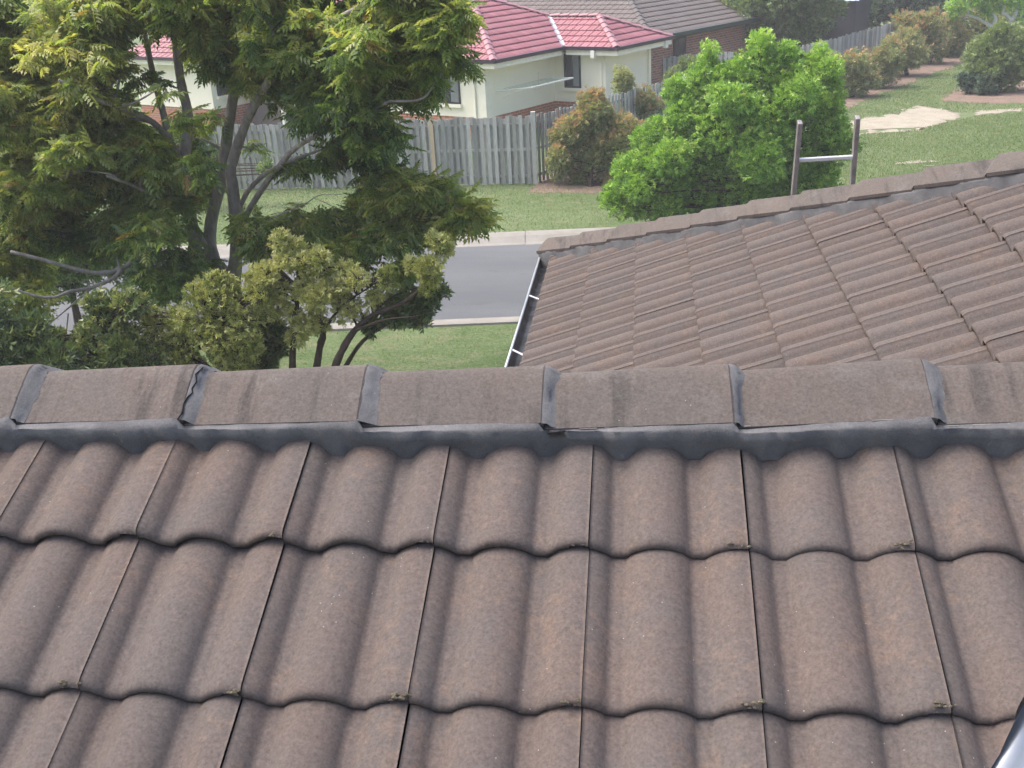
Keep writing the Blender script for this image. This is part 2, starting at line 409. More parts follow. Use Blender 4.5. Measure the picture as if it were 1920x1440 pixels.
# ================================================================== STRUCTURE: ground, road, kerbs, beds
def sheet(name, pts, z, mat, kind='structure'):
    from mathutils.geometry import tessellate_polygon
    vs = [Vector((p[0], p[1], z)) for p in pts]
    me = mesh(name, vs, tessellate_polygon([vs])); bm = bmesh.new(); bm.from_mesh(me); bmesh.ops.recalc_face_normals(bm, faces=bm.faces)
    if sum(f.normal.z for f in bm.faces) < 0: bmesh.ops.reverse_faces(bm, faces=bm.faces)
    bm.to_mesh(me); bm.free()
    o = obj(name, me, mat); o['kind'] = kind; return o
sheet('ground', [(-120, -60), (150, -60), (150, 190), (-120, 190)], GZ, GRASS)
RD = np.array([math.cos(R(5.2)), math.sin(R(5.2))]); RN = np.array([-RD[1], RD[0]])
R0 = np.array([-1.2, 16.42])                    # near edge of the asphalt
RW = 4.72
def rp(t, n): return R0+RD*t+RN*n
sheet('road', [rp(-60, -.05), rp(60, -.05), rp(60, RW+.05), rp(-60, RW+.05)], GZ+.004, ASPH)
def kerb(name, n0, n1, hi):                      # rolled kerb cast in separate lengths
    first = None
    prof_ = [(n0, .005), (n0+(n1-n0)*.25, .015), (n0+(n1-n0)*.55, .045*hi), (n0+(n1-n0)*.8, .055*hi), (n1, .05*hi), (n1+(n1-n0)*.05, -.05)]
    root = None
    for i in range(-9, 8):
        t0, t1 = i*2.4+.006, i*2.4+2.394
        dz = random.uniform(-.004, .004)
        rows = []
        for t in np.linspace(t0, t1, 4):
            rows.append([(*rp(t, q[0]), GZ+q[1]+dz) for q in prof_])
        b = MB(); b.grid(rows)
        for rr in (rows[0], rows[-1]): b.quad(*rr)
        if root is None:
            root = b.build(name, KERB); root['kind'] = 'structure'
        else: b.build('kerb_length', KERB, root)
kerb('near_kerb', 0.0, -.40, .8); kerb('far_kerb', RW, RW+.78, 2.2)
def blob(name, poly, z, mat, sub=10, amp=.25, sd=1):
    rn = random.Random(sd); out = []
    for i in range(len(poly)):
        a, b = np.array(poly[i][:2]), np.array(poly[(i+1) % len(poly)][:2])
        for k in range(sub):
            t = k/sub; q = a+(b-a)*t; out.append(q+np.array([rn.uniform(-amp, amp), rn.uniform(-amp, amp)])*(1 if k else .5))
    return sheet(name, out, z, mat)
def gp(*ps): return [gnd(*q) for q in ps]
blob('sand_patch', gp((1560, 262), (1630, 245), (1700, 246), (1735, 240), (1805, 216), (1770, 206), (1720, 198), (1690, 212), (1620, 222), (1560, 236)), GZ+.008, SAND, 16, .26, 3)
blob('sand_strip', gp((1828, 216), (1915, 208), (1912, 203), (1832, 207)), GZ+.008, SAND, 10, .12, 4)
blob('sand_edge', gp((1560, 345), (1690, 322), (1770, 305), (1725, 300), (1640, 316), (1560, 330)), GZ+.008, SAND, 12, .12, 5)
blob('mulch_bed', gp((1480, 250), (1610, 192), (1700, 157), (1830, 108), (1960, 70), (1980, 20), (1800, 20), (1560, 110), (1400, 200)), GZ+.006, MULCH, 12, .25, 6)
blob('mulch_ring', gp((1765, 187), (1800, 192), (1860, 195), (1990, 190), (2000, 160), (1900, 150), (1800, 165)), GZ+.006, MULCH, 10, .2, 7)
blob('mulch_corner', gp((992, 360), (1040, 362), (1130, 362), (1190, 330), (1150, 280), (1060, 300), (1010, 340)), GZ+.006, MULCH, 10, .12, 8)

# ================================================================== THE HOUSE WE STAND ON
PIT = R(22.57); CP, SP, TP = math.cos(PIT), math.sin(PIT), math.tan(PIT)
home = thing('tiled_house', 'house in the foreground with brown concrete roof tiles and dark grey ridge mortar', 'house', (3.0, 2.0, GZ))
# ---- main roof: dark underlay with tiles, ridge caps and mortar on it
b = MB()
def mr(x, w, off): return np.array([x, w, TP*w])+off*np.array([0, -SP, CP])
b.quad(mr(-3, -3, -.08), mr(3.2, -3, -.08), mr(3.2, .38, -.08), mr(-3, .38, -.08))
main = b.build('main_roof', DECK, home)
H0 = np.array([8.8, 2.3, -2.1, -2.4, -5.5, .6])/620; H1 = np.array([-.2, -4.9, -6.2, -1.2, 2.3, 8.2])/700
T0 = np.array([9, 2.8, -3.2, -2.2, -2.8, -1.4])/620; XJ = np.arange(6)*.3
def lift(a, k):
    nose = H0 if k >= 0 else H1; topl = H0*.7 if k >= 0 else (T0 if k == -1 else H1)
    f = lambda h, x: float(np.interp(x, XJ, h))
    l0, l1 = f(nose, a), f(nose, a+.3)
    return l0, (l1-l0)/.3, (f(topl, a+.15)-f(nose, a+.15))/G
facet('roof_tile', main, (0, 0, 0), (1, 0, 0), (0, 1, 0), PIT, [(-2.1, -1.5), (.633, -1.5), (2.09, .31), (-2.1, .31)], NEAR, TILE, lift=lift, jit=.0012)
b = MB(); b.quad((-6, .40, .135), (3.34, .40, .135), (.33, 3.39, -1.10), (-6, 3.39, -1.10)); b.build('rear_slope', TILE, home)
CAPME = [cap_mesh('ridge_cap_mesh', sd=i) for i in range(3)]
RS = np.array([5.1, 1.8, -.5, -5.7, -4.0, 3.6])/860
XR = -.374+.39*np.arange(6)
def rz(x): return float(np.interp(x, XR, RS))
ENDS = [-.374+.39*i for i in range(-4, 8)]
for i, xe in enumerate(ENDS):
    z1 = .218+rz(xe); z0 = .218-.0215+rz(xe-.42)
    P = np.array([xe-.42, .382+random.uniform(-.002, .002), z0]); ex = np.array([.42, random.uniform(-.002, .002), z1-z0])/.42
    ez = np.cross(ex, [0, 1, 0]); o = obj('ridge_cap', CAPME[i % 3], CAPM, main); o.matrix_basis = frame(P, ex, (0, 1, 0), ez)
    # pointing at the proud end
    rows = []
    wd0 = random.uniform(.020, .030)
    for q, (dx, dz, sc) in enumerate(((-.002, -.0015, 1.018), (.010, -.0045, 1.012), (wd0*.7, -.0125, .995), (wd0+.004, -.0185, .985))):
        row = []
        for y, z in [(yy, zz) for j in range(len(CAPROFILE)-1) for (yy, zz) in [tuple(np.array(CAPROFILE[j])*(1-t)+np.array(CAPROFILE[j+1])*t) for t in (0, .25, .5, .75)]]+[CAPROFILE[-1]]:
            row.append((xe+dx+(random.uniform(-.004, .004) if q > 1 else 0)+(.004*math.sin(y*40+i) if q > 1 else 0), .382+y*sc, z1+dz+z*sc+random.uniform(-.0008, .0008)))
        rows.append(row)
    mb = MB().grid(rows); mb.grid([rows[0], [(x-.004, y*1, z-.02) for x, y, z in rows[0]]])
    jo = mb.build('cap_pointing', MORT, main, True)
    if i == 5:                                   # the cracked joint
        pts = [(xe+.012, -.004, .0), (xe+.004, -.03, 0), (xe+.010, -.045, 0), (xe+.005, -.062, 0), (xe+.009, -.072, 0), (xe+.002, -.085, 0), (xe-.002, -.1, 0), (xe+.001, -.12, 0), (xe-.004, -.137, 0)]
        def surf(x, y):
            zc = np.interp(abs(y), [0, .02, .07, .132], [-.005, -.0095, -.037, -.0749])
            return (x, .382+y*1.018, z1+.0005+zc-(.0035 if x > xe+.004 else .0005))
        tb = MB(); tb.tube([np.array(surf(p_[0], p_[1])) for p_ in pts], [.0012, .0018, .0012, .002, .0014, .002, .0016, .0022, .0016], 5); tb.build('crack', CRACK, main)
# bedding mortar under the caps, pressed into the tile pans
def bedding(side):
    rows = [[] for _ in range(5)]
    for x in np.arange(-2.2, 2.75, .012):
        pz = prof(x); pan = 1 if pz < -AMP*.75 else 0; wp_ = min(1, max(0, (-pz/AMP-.35)/.6)); w1 = .004*math.sin(x*9.1)+.003*math.sin(x*23+1)+.002*math.sin(x*71)
        zb = rz(x)
        # phase inside the cap length: top edge follows the tilted caps
        t = ((x-XR[0]) % .39)/.39; ct = -.0205+.0205*t
        nz = lambda: random.uniform(-.0012, .0012)
        yb = .262+w1*.4
        for r_, (dy, off) in enumerate(((-.012, .062), (-.0215, .046), (-.0235, .016+nz()), (-.0255-.003*wp_+nz()*2, -.012+nz()*2), (-.027-.010*wp_+nz()*3, -.060))):
            base = mr(x, .262, 0)
            if r_ < 2: p = np.array([x, yb+dy, .143-.006*r_+zb+ct])
            else: p = base+np.array([0, dy+w1, 0])+np.array([0, -SP, CP])*(off+zb*.7)
            if side < 0: p[1] = .764-p[1]
            rows[r_].append(p)
    MB().grid(rows).build('bedding_mortar', MORT, main, True)
bedding(1); bedding(-1)
# grit and lichen caught at the tile joints, pale lime along the cap lips
LICH = earth('dry_lichen', (.22, .19, .13), (.34, .31, .24), (.12, .10, .08), 60)
for k in (0, -1, -2):
    for j in range(-5, 7):
        if random.random() < .75:
            lf = lift(j*.3, k)[0]; b = MB()
            for q in range(random.randint(3, 6)):
                x = j*.3+random.uniform(-.035, .006); w_ = k*G*CP+random.uniform(-.001, .010); r_ = random.uniform(.0018, .0045)
                c_ = mr(x, w_, lf+prof(x)+random.uniform(-.010, .001)); b.tube([c_+np.array([-r_*1.6, 0, 0]), c_+np.array([0, 0, r_*.5]), c_+np.array([r_*1.6, random.uniform(-.003, .003), 0])], [r_*.5, r_, r_*.4], 5)
            b.build('lichen_clump', LICH, main, kind='stuff')
for i, xe in enumerate(ENDS):
    b = MB(); t = .02
    while t < .37:
        l_ = random.uniform(.008, .05)
        if random.random() < .55:
            zz = lambda u: .218-.0215*(1-u/.42)+rz(xe)-.0749*1.01-.002
            b.tube([(xe-.42+t+.03, .382-.1335, zz(t+.03)), (xe-.42+t+l_+.03, .382-.1337+random.uniform(-.001, .001), zz(t+l_+.03))], [random.uniform(.0008, .0018), random.uniform(.0006, .0014)], 5)
        t += l_+random.uniform(.005, .03)
    if b.v: b.build('lime_crust', KERB, main, kind='stuff')
# valley iron at the right hand lower corner, with the neighbouring slope beyond it
V0 = np.array([1.523, -.395]); VD = np.array([.091, .113]); VD /= np.linalg.norm(VD); VN = np.array([VD[1], -VD[0]])
def vp(t, n, off): q = V0+VD*t+VN*n; return mr(q[0], q[1], off)
rows = []
for t in np.arange(-1.4, .9, .1):
    row = []
    for n_, dz in ((-.12, -.058), (-.02, -.055), (.012, -.05), (.02, -.038), (.035, -.052), (.075, -.075), (.115, -.05), (.14, -.03), (.26, .06)):
        row.append(vp(t, n_, dz+.0015*math.sin(t*9+n_*30)))
    rows.append(row)
MB().grid(rows).build('valley_iron', GALV, main, True)
VO = V0+VN*.17
facet('roof_tile', main, (VO[0], VO[1], TP*VO[1]+.02), (0, -1, 0), (1, 0, 0), PIT, [(-.9, -.45), (1.2, -1.2+.0), (1.2, 1.0), (-.9, 1.0)] if False else [(-.55, .49), (.0, .0), (.9, -.8), (.9, .6), (-.55, .6)], NEAR, TILE, a0=.07)

# ---- wing roof
PSI = -.00491; X0, Z0 = .32883, -1.08753
AL = np.array([math.sin(PSI), math.cos(PSI), 0]); UP = np.array([math.cos(PSI), -math.sin(PSI), 0]); WO = np.array([X0, 0, Z0])
def wp(w, al, dz=0): return WO+UP*w+AL*al+np.array([0, 0, TP*w+dz])
b = MB(); b.quad(wp(.03, 2.6, -.075), wp(3.6, 1.0, -.075), wp(3.6, 2.46, -.075), wp(.03, 6.03, -.075))
wing = b.build('wing_roof', DECK, home)
HIP = 6.06
facet('roof_tile', wing, WO, -AL, UP, PIT, [(-HIP, 0), (-3.2, 0), (.4, 3.6), (-HIP+3.6, 3.6)], MID, TILE, a0=-.128, jit=.0015)
b = MB(); b.quad(wp(0, HIP, -.03), wp(3.6, HIP-3.6, -.03), wp(9, HIP-3.6, -.03+TP*(3.6-9)), wp(9, HIP, -.03-TP*9)); b.build('street_slope', TILE, home)
hd = (UP-AL); hd = np.array([hd[0], hd[1], TP]); hd /= np.linalg.norm(hd); hs = np.cross([0, 0, 1], hd); hs /= np.linalg.norm(hs); hn = np.cross(hd, hs)
def hipP(t): return wp(0, HIP, .088)+hd*t
for i in range(13):
    t = -.03+.39*i
    lo = hipP(t)+hn*random.uniform(-.002, .002); hi_ = hipP(t+.42)-hn*.021
    ex = (lo-hi_)/.42; ey = -hs; ez = np.cross(ex, ey)
    o = obj('hip_cap', CAPME[i % 3], CAPM, wing); o.matrix_basis = frame(hi_, ex, ey, ez)
    if i:                                        # pointing in front of the proud end
        rows = []
        for q, (dx, dz, sc) in enumerate(((.003, -.002, 1.015), (-.012, -.012, 1.0), (-.02, -.02, .98))):
            rows.append([lo+hd*(dx+random.uniform(-.002, .002))+hs*(y*sc)+hn*(z*sc+dz) for y, z in CAPROFILE])
        MB().grid(rows).build('cap_pointing', MORT, wing, True)
rows = [[] for _ in range(4)]
for t in np.arange(-.02, 4.9, .03):
    ph = ((t+.03) % .39)/.39; ct = -.0205*ph
    for r_, (dp, dz) in enumerate(((-.112, -.078+ct), (-.127, -.086+ct), (-.131, -.110), (-.139, -.200))):
        rows[r_].append(hipP(t)+hs*(dp*-1+random.uniform(-.003, .003)*(r_ > 0)+.004*math.sin(t*17))*(-1 if (hs@UP) > 0 else 1)+hn*dz)
MB().grid(rows).build('bedding_mortar', MORT, wing, True)
# ---- gutter with straps
gp_ = [(.105, .0), (.105, -.07), (.092, -.082), (.018, -.082), (.004, -.07), (.004, .008)]   # inner .. outer (x from the outer lip)
GX = .232; GZt = Z0-.052
def gut(name, A, B, inw, parent):
    A, B, inw = map(np.asarray, (A, B, inw)); rows = []
    n_ = max(2, int(np.linalg.norm(B-A)/.3))
    for t in np.linspace(0, 1, n_):
        q = A+(B-A)*t; rows.append([q+inw*x+np.array([0, 0, z]) for x, z in gp_])
    g_ = MB().grid(rows); g_.quad(*rows[-1]); g_.quad(*rows[0])
    return g_.build(name, GUTIN, parent)
g1 = gut('gutter', (GX, 3.2, GZt), (GX+PSI*3, 6.24, GZt), (1, 0, 0), home)
lip = MB(); lip.tube([(GX+.003, 3.2, GZt+.010), (GX+.003+PSI*3, 6.245, GZt+.010)], [.0085, .0085], 8)
lip.grid([[(GX-.004, 3.2, GZt+.01), (GX-.004+PSI*3, 6.245, GZt+.01)], [(GX-.004, 3.2, GZt-.09), (GX-.004+PSI*3, 6.245, GZt-.09)]])
keep(lip.build('rolled_lip', GALV, g1, True))
for ya, yb, xb in ((6.07, 5.985, .315), (5.065, 4.965, .318), (4.06, 3.955, .318)):
    sb = MB(); d_ = np.array([xb-GX, yb-ya, 0]); l_ = np.linalg.norm(d_); d_ /= l_
    sb.box((np.array([GX, ya, GZt+.012])+np.array([xb, yb, GZt+.012]))/2, d_*l_/2, np.array([-d_[1], d_[0], 0])*.008, (0, 0, .0015)); sb.build('gutter_strap', RUNG, g1)
g2 = gut('gutter', (GX, 6.245, GZt), (6, 6.245, GZt), (0, -1, 0), home)
lip = MB(); lip.tube([(GX, 6.247, GZt+.010), (6, 6.247, GZt+.010)], [.0085, .0085], 8); lip.build('rolled_lip', GALV, g2, True)
# ---- walls below
b = MB()
b.box((.40, 4.7, Z0-.13), (.012, 0, 0), (0, 1.4, 0), (0, 0, .085)); b.box((3.2, 6.06, Z0-.13), (2.8, 0, 0), (0, .012, 0), (0, 0, .085)); b.build('fascia', simple('brown_fascia', (.09, .06, .05)), home)
b = MB(); b.box((3.4, 1.9, (GZ+Z0-.22)/2), (2.6, 0, 0), (0, 3.75, 0), (0, 0, (Z0-.22-GZ)/2)); b.box((-2.6, .1, (GZ+Z0-.22)/2), (3.38, 0, 0), (0, 2.6, 0), (0, 0, (Z0-.22-GZ)/2)); b.build('wall', BRICK2, home)

# ================================================================== LADDER against the far eave
lad = thing('ladder', 'weathered metal ladder top with one pale rung standing behind the brown roof', 'ladder', (2.3, 7.6, GZ))
YL = 6.36
for (xt, yt), (xb, yb), n_ in (((1500, 228), (1489, 357), 0), ((1608, 219), (1599, 335), 1)):
    t_ = pix(xt, yt, YL-.10); q_ = pix(xb, yb, YL); d_ = t_-q_; d_[1] = -.235*d_[2]; d_ /= np.linalg.norm(d_)
    foot = t_-d_*((t_[2]-GZ)/d_[2]); mid = (t_+foot)/2; L_ = np.linalg.norm(t_-foot)/2
    sx = np.array([1., 0, 0]); sx -= d_*(sx@d_); sx /= np.linalg.norm(sx); sy = np.cross(d_, sx)
    st = MB().box(mid, sx*.016, sy*.036, d_*L_).build('stile', ALU, lad); bevel(st, .006)
    if n_ == 0: FL, DL, TL_ = foot, d_, t_
    else: FR, DR, TR_ = foot, d_, t_
for k in range(15):
    z = -.546-.30*k
    if z < GZ+.1: break
    A_ = FL+DL*((z-GZ)/DL[2]); B_ = FR+DR*((z+.012-GZ)/DR[2]); ax = (B_-A_); l_ = np.linalg.norm(ax); ax /= l_
    dn = np.cross(ax, DL); dn /= np.linalg.norm(dn)
    rb = MB().box((A_+B_)/2, ax*(l_/2-.012), np.cross(ax, [0, 0, 1])*.022, np.array([0, 0, .013])).build('rung', RUNG, lad); bevel(rb, .005)

# ================================================================== CREAM HOUSE WITH THE MAROON ROOF
PH = R(60.05); HS = np.array([math.sin(PH), -math.cos(PH), 0]); HD = np.array([math.cos(PH), math.sin(PH), 0])
HC = np.array([-3.713, 33.126, GZ])
def hp_(S, D, z): return HC+HS*S+HD*D+np.array([0, 0, z])
MP = R(25); MT = math.tan(MP); EZ = 2.62
ch = thing('cream_house', 'cream rendered house with maroon tiled hip roof behind the grey paling fence', 'house', tuple(hp_(-4, 4, 0)))
HA, HB, HCc = 3.848, 2.07, 3.632; DEP = HA+HCc
def hbox(b, S0, S1, D0, D1, z0, z1): b.box(hp_((S0+S1)/2, (D0+D1)/2, (z0+z1)/2), HS*(S1-S0)/2, HD*(D1-D0)/2, (0, 0, (z1-z0)/2)); return b
OS, OD = .72, .42
BR = .74
# walls (main body, right wing, left wing) in render over a brick plinth
for z0, z1, mat_, nm, g_ in ((BR, 2.36, CREAM, 'wall', .0), (-.2, BR, BRICK, 'brick_plinth', -.02)):
    b = MB()
    hbox(b, -9.6, -OS+g_, OD-g_, DEP-.2+g_, z0, z1); hbox(b, -OS-.5, HB-OS+g_, HA+OD-g_, DEP-.2+g_-.003, z0, z1-.003 if g_ == 0 else z1-.003)
    hbox(b, -16.5, -12.1+g_, -1.2-g_, DEP-.2+g_-.006, z0, z1-.006); b.build(nm, mat_, ch)
b = MB(); hbox(b, -OS-.34, -OS+.012, OD-.012, OD+.34, BR-.02, 2.35); b.build('corner_pier', CREAMT, ch)
roofdeck = MB()
def rfq(*q): roofdeck.quad(*[hp_(S, D, EZ+MT*w-.06) for S, D, w in q])
hw = DEP/2; wh = HCc/2
SL, FL_, FD = -17.2, -11.38, -1.62            # left wing: S range and front D
rfq((-11, 0, 0), (0, 0, 0), (-hw, hw, hw), (-11, hw, hw)); rfq((0, 0, 0), (0, DEP, 0), (-hw, hw, hw)); rfq((0, DEP, 0), (-16, DEP, 0), (-16, hw, hw), (-hw, hw, hw))
rfq((0-wh, HA+wh, wh), (0, HA, 0), (HB, HA, 0), (HB-wh, HA+wh, wh)); rfq((HB, HA, 0), (HB, DEP, 0), (HB-wh, HA+wh, wh)); rfq((HB, DEP, 0), (0, DEP, 0), (-wh, HA+wh, wh), (HB-wh, HA+wh, wh))
lw = (FL_-SL)/2
rfq((SL, FD, 0), (FL_, FD, 0), (SL+lw, FD+lw, lw)); rfq((FL_, FD, 0), (FL_, DEP, 0), (SL+lw, DEP, lw), (SL+lw, FD+lw, lw)); rfq((SL, DEP, 0), (SL, FD, 0), (SL+lw, FD+lw, lw), (SL+lw, DEP, lw))
mroof = roofdeck.build('roof', MAROON, ch)
rest = []
seen = lambda c: proj(c)[0] > 800
GM = .345
cm = math.cos(MP)
# front slope (left of the hip), side slope, wing front, wing side, and the left wing behind the tree
facet('roof_tile', mroof, hp_(0, 0, EZ), HS, HD, MP, [(-11, -.03), (.0, -.03), (-hw, hw), (-11, hw)], LOW, MAROON, gauge=GM, select=seen, join=rest)
facet('roof_tile', mroof, hp_(0, 0, EZ), HD, -HS, MP, [(0, -.03), (HA, -.03), (HA+wh, wh), (hw, hw)], LOW, MAROON, gauge=GM, select=seen, join=rest)
facet('roof_tile', mroof, hp_(0, HA, EZ), HS, HD, MP, [(.03, -.03), (HB, -.03), (HB-wh, wh), (-wh, wh)], LOW, MAROON, gauge=GM, select=seen, join=rest)
facet('roof_tile', mroof, hp_(HB, HA, EZ), HD, -HS, MP, [(0, -.03), (HCc, -.03), (HCc/2, wh)], LOW, MAROON, gauge=GM, select=seen, join=rest)
facet('roof_tile', mroof, hp_(FL_, FD, EZ), HD, -HS, MP, [(0, -.03), (1.62, -.03), (1.62+lw, lw), (lw, lw)], LOW, MAROON, gauge=GM, select=lambda c: False, join=rest)
facet('roof_tile', mroof, hp_(SL, FD, EZ), HS, HD, MP, [(0, -.03), (FL_-SL, -.03), (lw, lw)], LOW, MAROON, gauge=GM, select=lambda c: False, join=rest)
joined('roof_tile_courses', rest, MAROON, mroof)
CAPL = cap_mesh('maroon_cap_mesh', L=.43, leg=.13, ang=27, th=.02, nseg=1)
def caps(A, B, parent, mat, me=CAPL, up=.055, name='roof_cap', step=.39):   # from the low end A to the high end B
    if len(me.materials) == 0: me.materials.append(mat)
    A, B = np.asarray(A, float), np.asarray(B, float); d = B-A; L = np.linalg.norm(d); d /= L
    s_ = np.cross([0, 0, 1], d); s_ /= np.linalg.norm(s_); n_ = np.cross(d, s_)
    for i in range(int(L/step+.6)):
        lo = A+d*(i*step)+n_*up; hi = lo+d*.43-n_*.03; ex = (lo-hi)/.43
        o = obj(name, me, mat, parent); o.matrix_basis = frame(hi, ex, -s_, np.cross(ex, -s_))
caps(hp_(.03, -.03, EZ-.01), hp_(-hw, hw, EZ+MT*hw), mroof, MARCAP)
caps(hp_(-wh, HA+wh, EZ+MT*wh), hp_(-hw, hw, EZ+MT*hw), mroof, MARCAP)
caps(hp_(HB, HA, EZ), hp_(HB-wh, HA+wh, EZ+MT*wh), mroof, MARCAP); caps(hp_(HB, DEP, EZ), hp_(HB-wh, HA+wh, EZ+MT*wh), mroof, MARCAP)
caps(hp_(HB-wh, HA+wh, EZ+MT*wh), hp_(-wh, HA+wh, EZ+MT*wh+.002), mroof, MARCAP)
caps(hp_(-hw, hw, EZ+MT*hw), hp_(-11, hw, EZ+MT*hw+.002), mroof, MARCAP); caps(hp_(FL_, FD, EZ), hp_(SL+lw, FD+lw, EZ+MT*lw), mroof, MARCAP)
vb = MB(); vrow = []
for t in np.linspace(0, 1, 6):
    q = hp_(-wh*t, HA+wh*t, EZ+MT*wh*t-.012); vd = np.array(HS)*.5+np.array(HD)*.5; vrow.append([q-vd*.10+np.array([0, 0, .012]), q, q+vd*.10+np.array([0, 0, .012])])
vb.grid(vrow).build('valley_flashing', GALV, mroof)
# gutters and boxed eaves
def eave(P, Q, ins, outn):                       # P, Q as (S, D); outn outward unit
    P3, Q3 = hp_(*P, 0), hp_(*Q, 0); d = Q3-P3; L = np.linalg.norm(d); d /= L; outn = np.asarray(outn)
    MB().box((P3+Q3)/2+outn*.03+np.array([0, 0, 2.555]), d*(L/2+.09), outn*.06, (0, 0, .055)).build('gutter', MARGUT, ch)
    MB().box((P3+Q3)/2-outn*(ins/2)+np.array([0, 0, 2.415]), d*(L/2-.004), outn*(ins/2-.012), (0, 0, .083)).build('boxed_eave', CREAMT, ch)
eave((-11.3, 0), (0, 0), OD+.05, -HD); eave((0, .07), (0, HA-.07), OS+.05, HS); eave((.06, HA), (HB, HA), OD+.05, -HD); eave((HB, HA+.07), (HB, DEP), OS+.05, HS)
eave((SL, FD), (FL_, FD), OD+.05, -HD); eave((FL_, FD+.07), (FL_, -.08), OS+.05, HS)
def downpipe(S, D, dirv, rh=None):
    b = MB(); q = hp_(S, D, 0)
    b.box(q+np.array([0, 0, 1.30]), HS*.045, HD*.032, (0, 0, 1.28)); b.build('downpipe', CREAMT, ch)
downpipe(-OS-.42, OD-.04, -HD); downpipe(HB-OS-.16, HA+OD-.04, -HD); downpipe(HB-OS+.045, DEP-.45, HS)
for S, D in ((HB-.9, HA-.02), (HB+.02, DEP-.5)):
    b = MB(); b.box(hp_(S, D, 2.38), HS*.07, HD*.07, (0, 0, .12)); b.build('rainwater_head', WHITE, ch)
def window(S0, S1, D, z0, z1, axis='S', curt=True, n=2):
    if axis == 'S': A, B, outn = hp_(S0, D, 0), hp_(S1, D, 0), -HD
    else: A, B, outn = hp_(D, S0, 0), hp_(D, S1, 0), HS
    d = B-A; L = np.linalg.norm(d); d = d/L; mid = (A+B)/2; zz = np.array([0, 0, 1.])
    fr = MB()
    for sx in (-1, 1): fr.box(mid+d*sx*(L/2-.02)+zz*(z0+z1)/2+outn*.006, d*.03, outn*.03, zz*(z1-z0)/2)
    fr.box(mid+zz*(z1-.02)+outn*.004, d*L/2, outn*.03, zz*.03); fr.box(mid+zz*(z0+.02)+outn*.004, d*L/2, outn*.03, zz*.03)
    for k in range(1, n): fr.box(mid+d*(L*(k/n-.5))+zz*(z0+z1)/2+outn*.002, d*.022, outn*.03, zz*(z1-z0)/2)
    w = fr.build('window', FRAME, ch)
    for k in range(n): MB().box(mid+d*(L*((k+.5)/n-.5))+zz*(z0+z1)/2+outn*.012, d*(L/n/2-.02), outn*.004, zz*((z1-z0)/2-.03)).build('pane', GLASS if not (curt and k == n-1) else CURT2, w)
    MB().box(mid+zz*(z0-.06)+outn*.05, d*(L/2+.06), outn*.06, zz*.05).build('sill', CREAMT, w)
    return w
CURT2 = simple('net_curtain_behind_glass', (.20, .22, .23), .12, .6)
window(HB-OS-1.62, HB-OS-.98, HA+OD, 1.22, 2.33, 'S', True, 2)
window(-3.0, -1.75, OD, 1.15, 2.2, 'S', True, 3)
window(-.95, .45, -12.1, 1.2, 2.2, 'D', False, 2)
window(-8.6, -7.4, OD, 1.2, 2.2, 'S', True, 2)
b = MB(); hbox(b, -11.4, -9.8, OD-.5, OD+.0, -.1, 2.3); b.build('porch_infill', simple('grey_brown_door', (.12, .10, .09)), ch)
b = MB(); b.box(hp_(-9.4, -.3, 1.2), HS*.06, HD*.06, (0, 0, 1.2)); b.build('porch_post', WHITE, ch)
# fold-down clothes line on the side wall
cl = thing('wall_clothesline', 'white fold-down clothesline frame mounted on the cream side wall', 'clothesline', tuple(hp_(-OS+.02, 2.2, 1.6)))
SW = -OS; D0, D1 = .95, 3.35
b = MB()
zc = 1.62
for D in (D0, D1): b.box(hp_(SW+.02, D, zc), HS*.012, HD*.03, (0, 0, .20))
b.build('wall_bracket', CREAMT, cl)
b = MB(); b.tube([hp_(SW+.03, D0, zc-.1), hp_(SW+1.25, D0+.25, zc+.02), hp_(SW+1.25, D1+.2, zc+.02), hp_(SW+.03, D1, zc-.05)], [.028]*4, 6); b.build('frame', WHITE, cl)
for k in range(5):
    t = .2+.16*k; MB().tube([hp_(SW+1.2*t+.06, D0+.2*t, zc-.03+.05*t), hp_(SW+1.2*t+.06, D1+.18*t, zc-.0+.03*t)], [.006]*2, 5).build('line', LINE, cl)
b = MB(); b.tube([hp_(SW+.03, D0+.3, zc-.35), hp_(SW+.9, D0+.55, zc-.02)], [.014]*2, 5); b.tube([hp_(SW+.03, D1-.3, zc-.35), hp_(SW+.9, D1-.1, zc-.02)], [.014]*2, 5); b.build('strut', CREAMT, cl)

# ================================================================== BROWN ROOFED BRICK HOUSE BEHIND
B_D = np.array([math.cos(R(57)), math.sin(R(57)), 0]); B_S = np.array([B_D[1], -B_D[0], 0])
BC = np.array([1.903, 39.62, GZ])-B_D*1.5
def bp(S, D, z): return BC+B_S*S+B_D*D+np.array([0, 0, z])
bh = thing('brick_house', 'brown brick house with faded brown tiled roof behind the maroon one', 'house', tuple(bp(-5, 5, 0)))
BT = math.tan(R(23)); W2 = 5.2
b = MB(); b.box(bp(-W2-.1, 6.5, 1.25), B_S*(W2-.45), B_D*6, (0, 0, 1.25)); b.build('wall', BRICK2, bh)
b = MB()
for q in ([(0, 0, 0), (0, 14, 0), (-W2, 14, W2), (-W2, W2, W2)], [(-2*W2-6, 0, 0), (0, 0, 0), (-W2, W2, W2), (-2*W2-6, W2, W2)]):
    b.quad(*[bp(S, D, 2.62+BT*w-.05) for S, D, w in q])
broof = b.build('roof', BRTILE, bh)
items = []
facet('roof_tile', broof, bp(0, 0, 2.62), B_D, -B_S, R(23), [(0, 0), (9, 0), (9, W2), (W2, W2)], [tile_mesh('far_tile_mesh', 7, ROWS_L, 0, thick=.036, lip=False, tilt=.034, amp=.7)], BRTILE, select=lambda c: False, join=items)
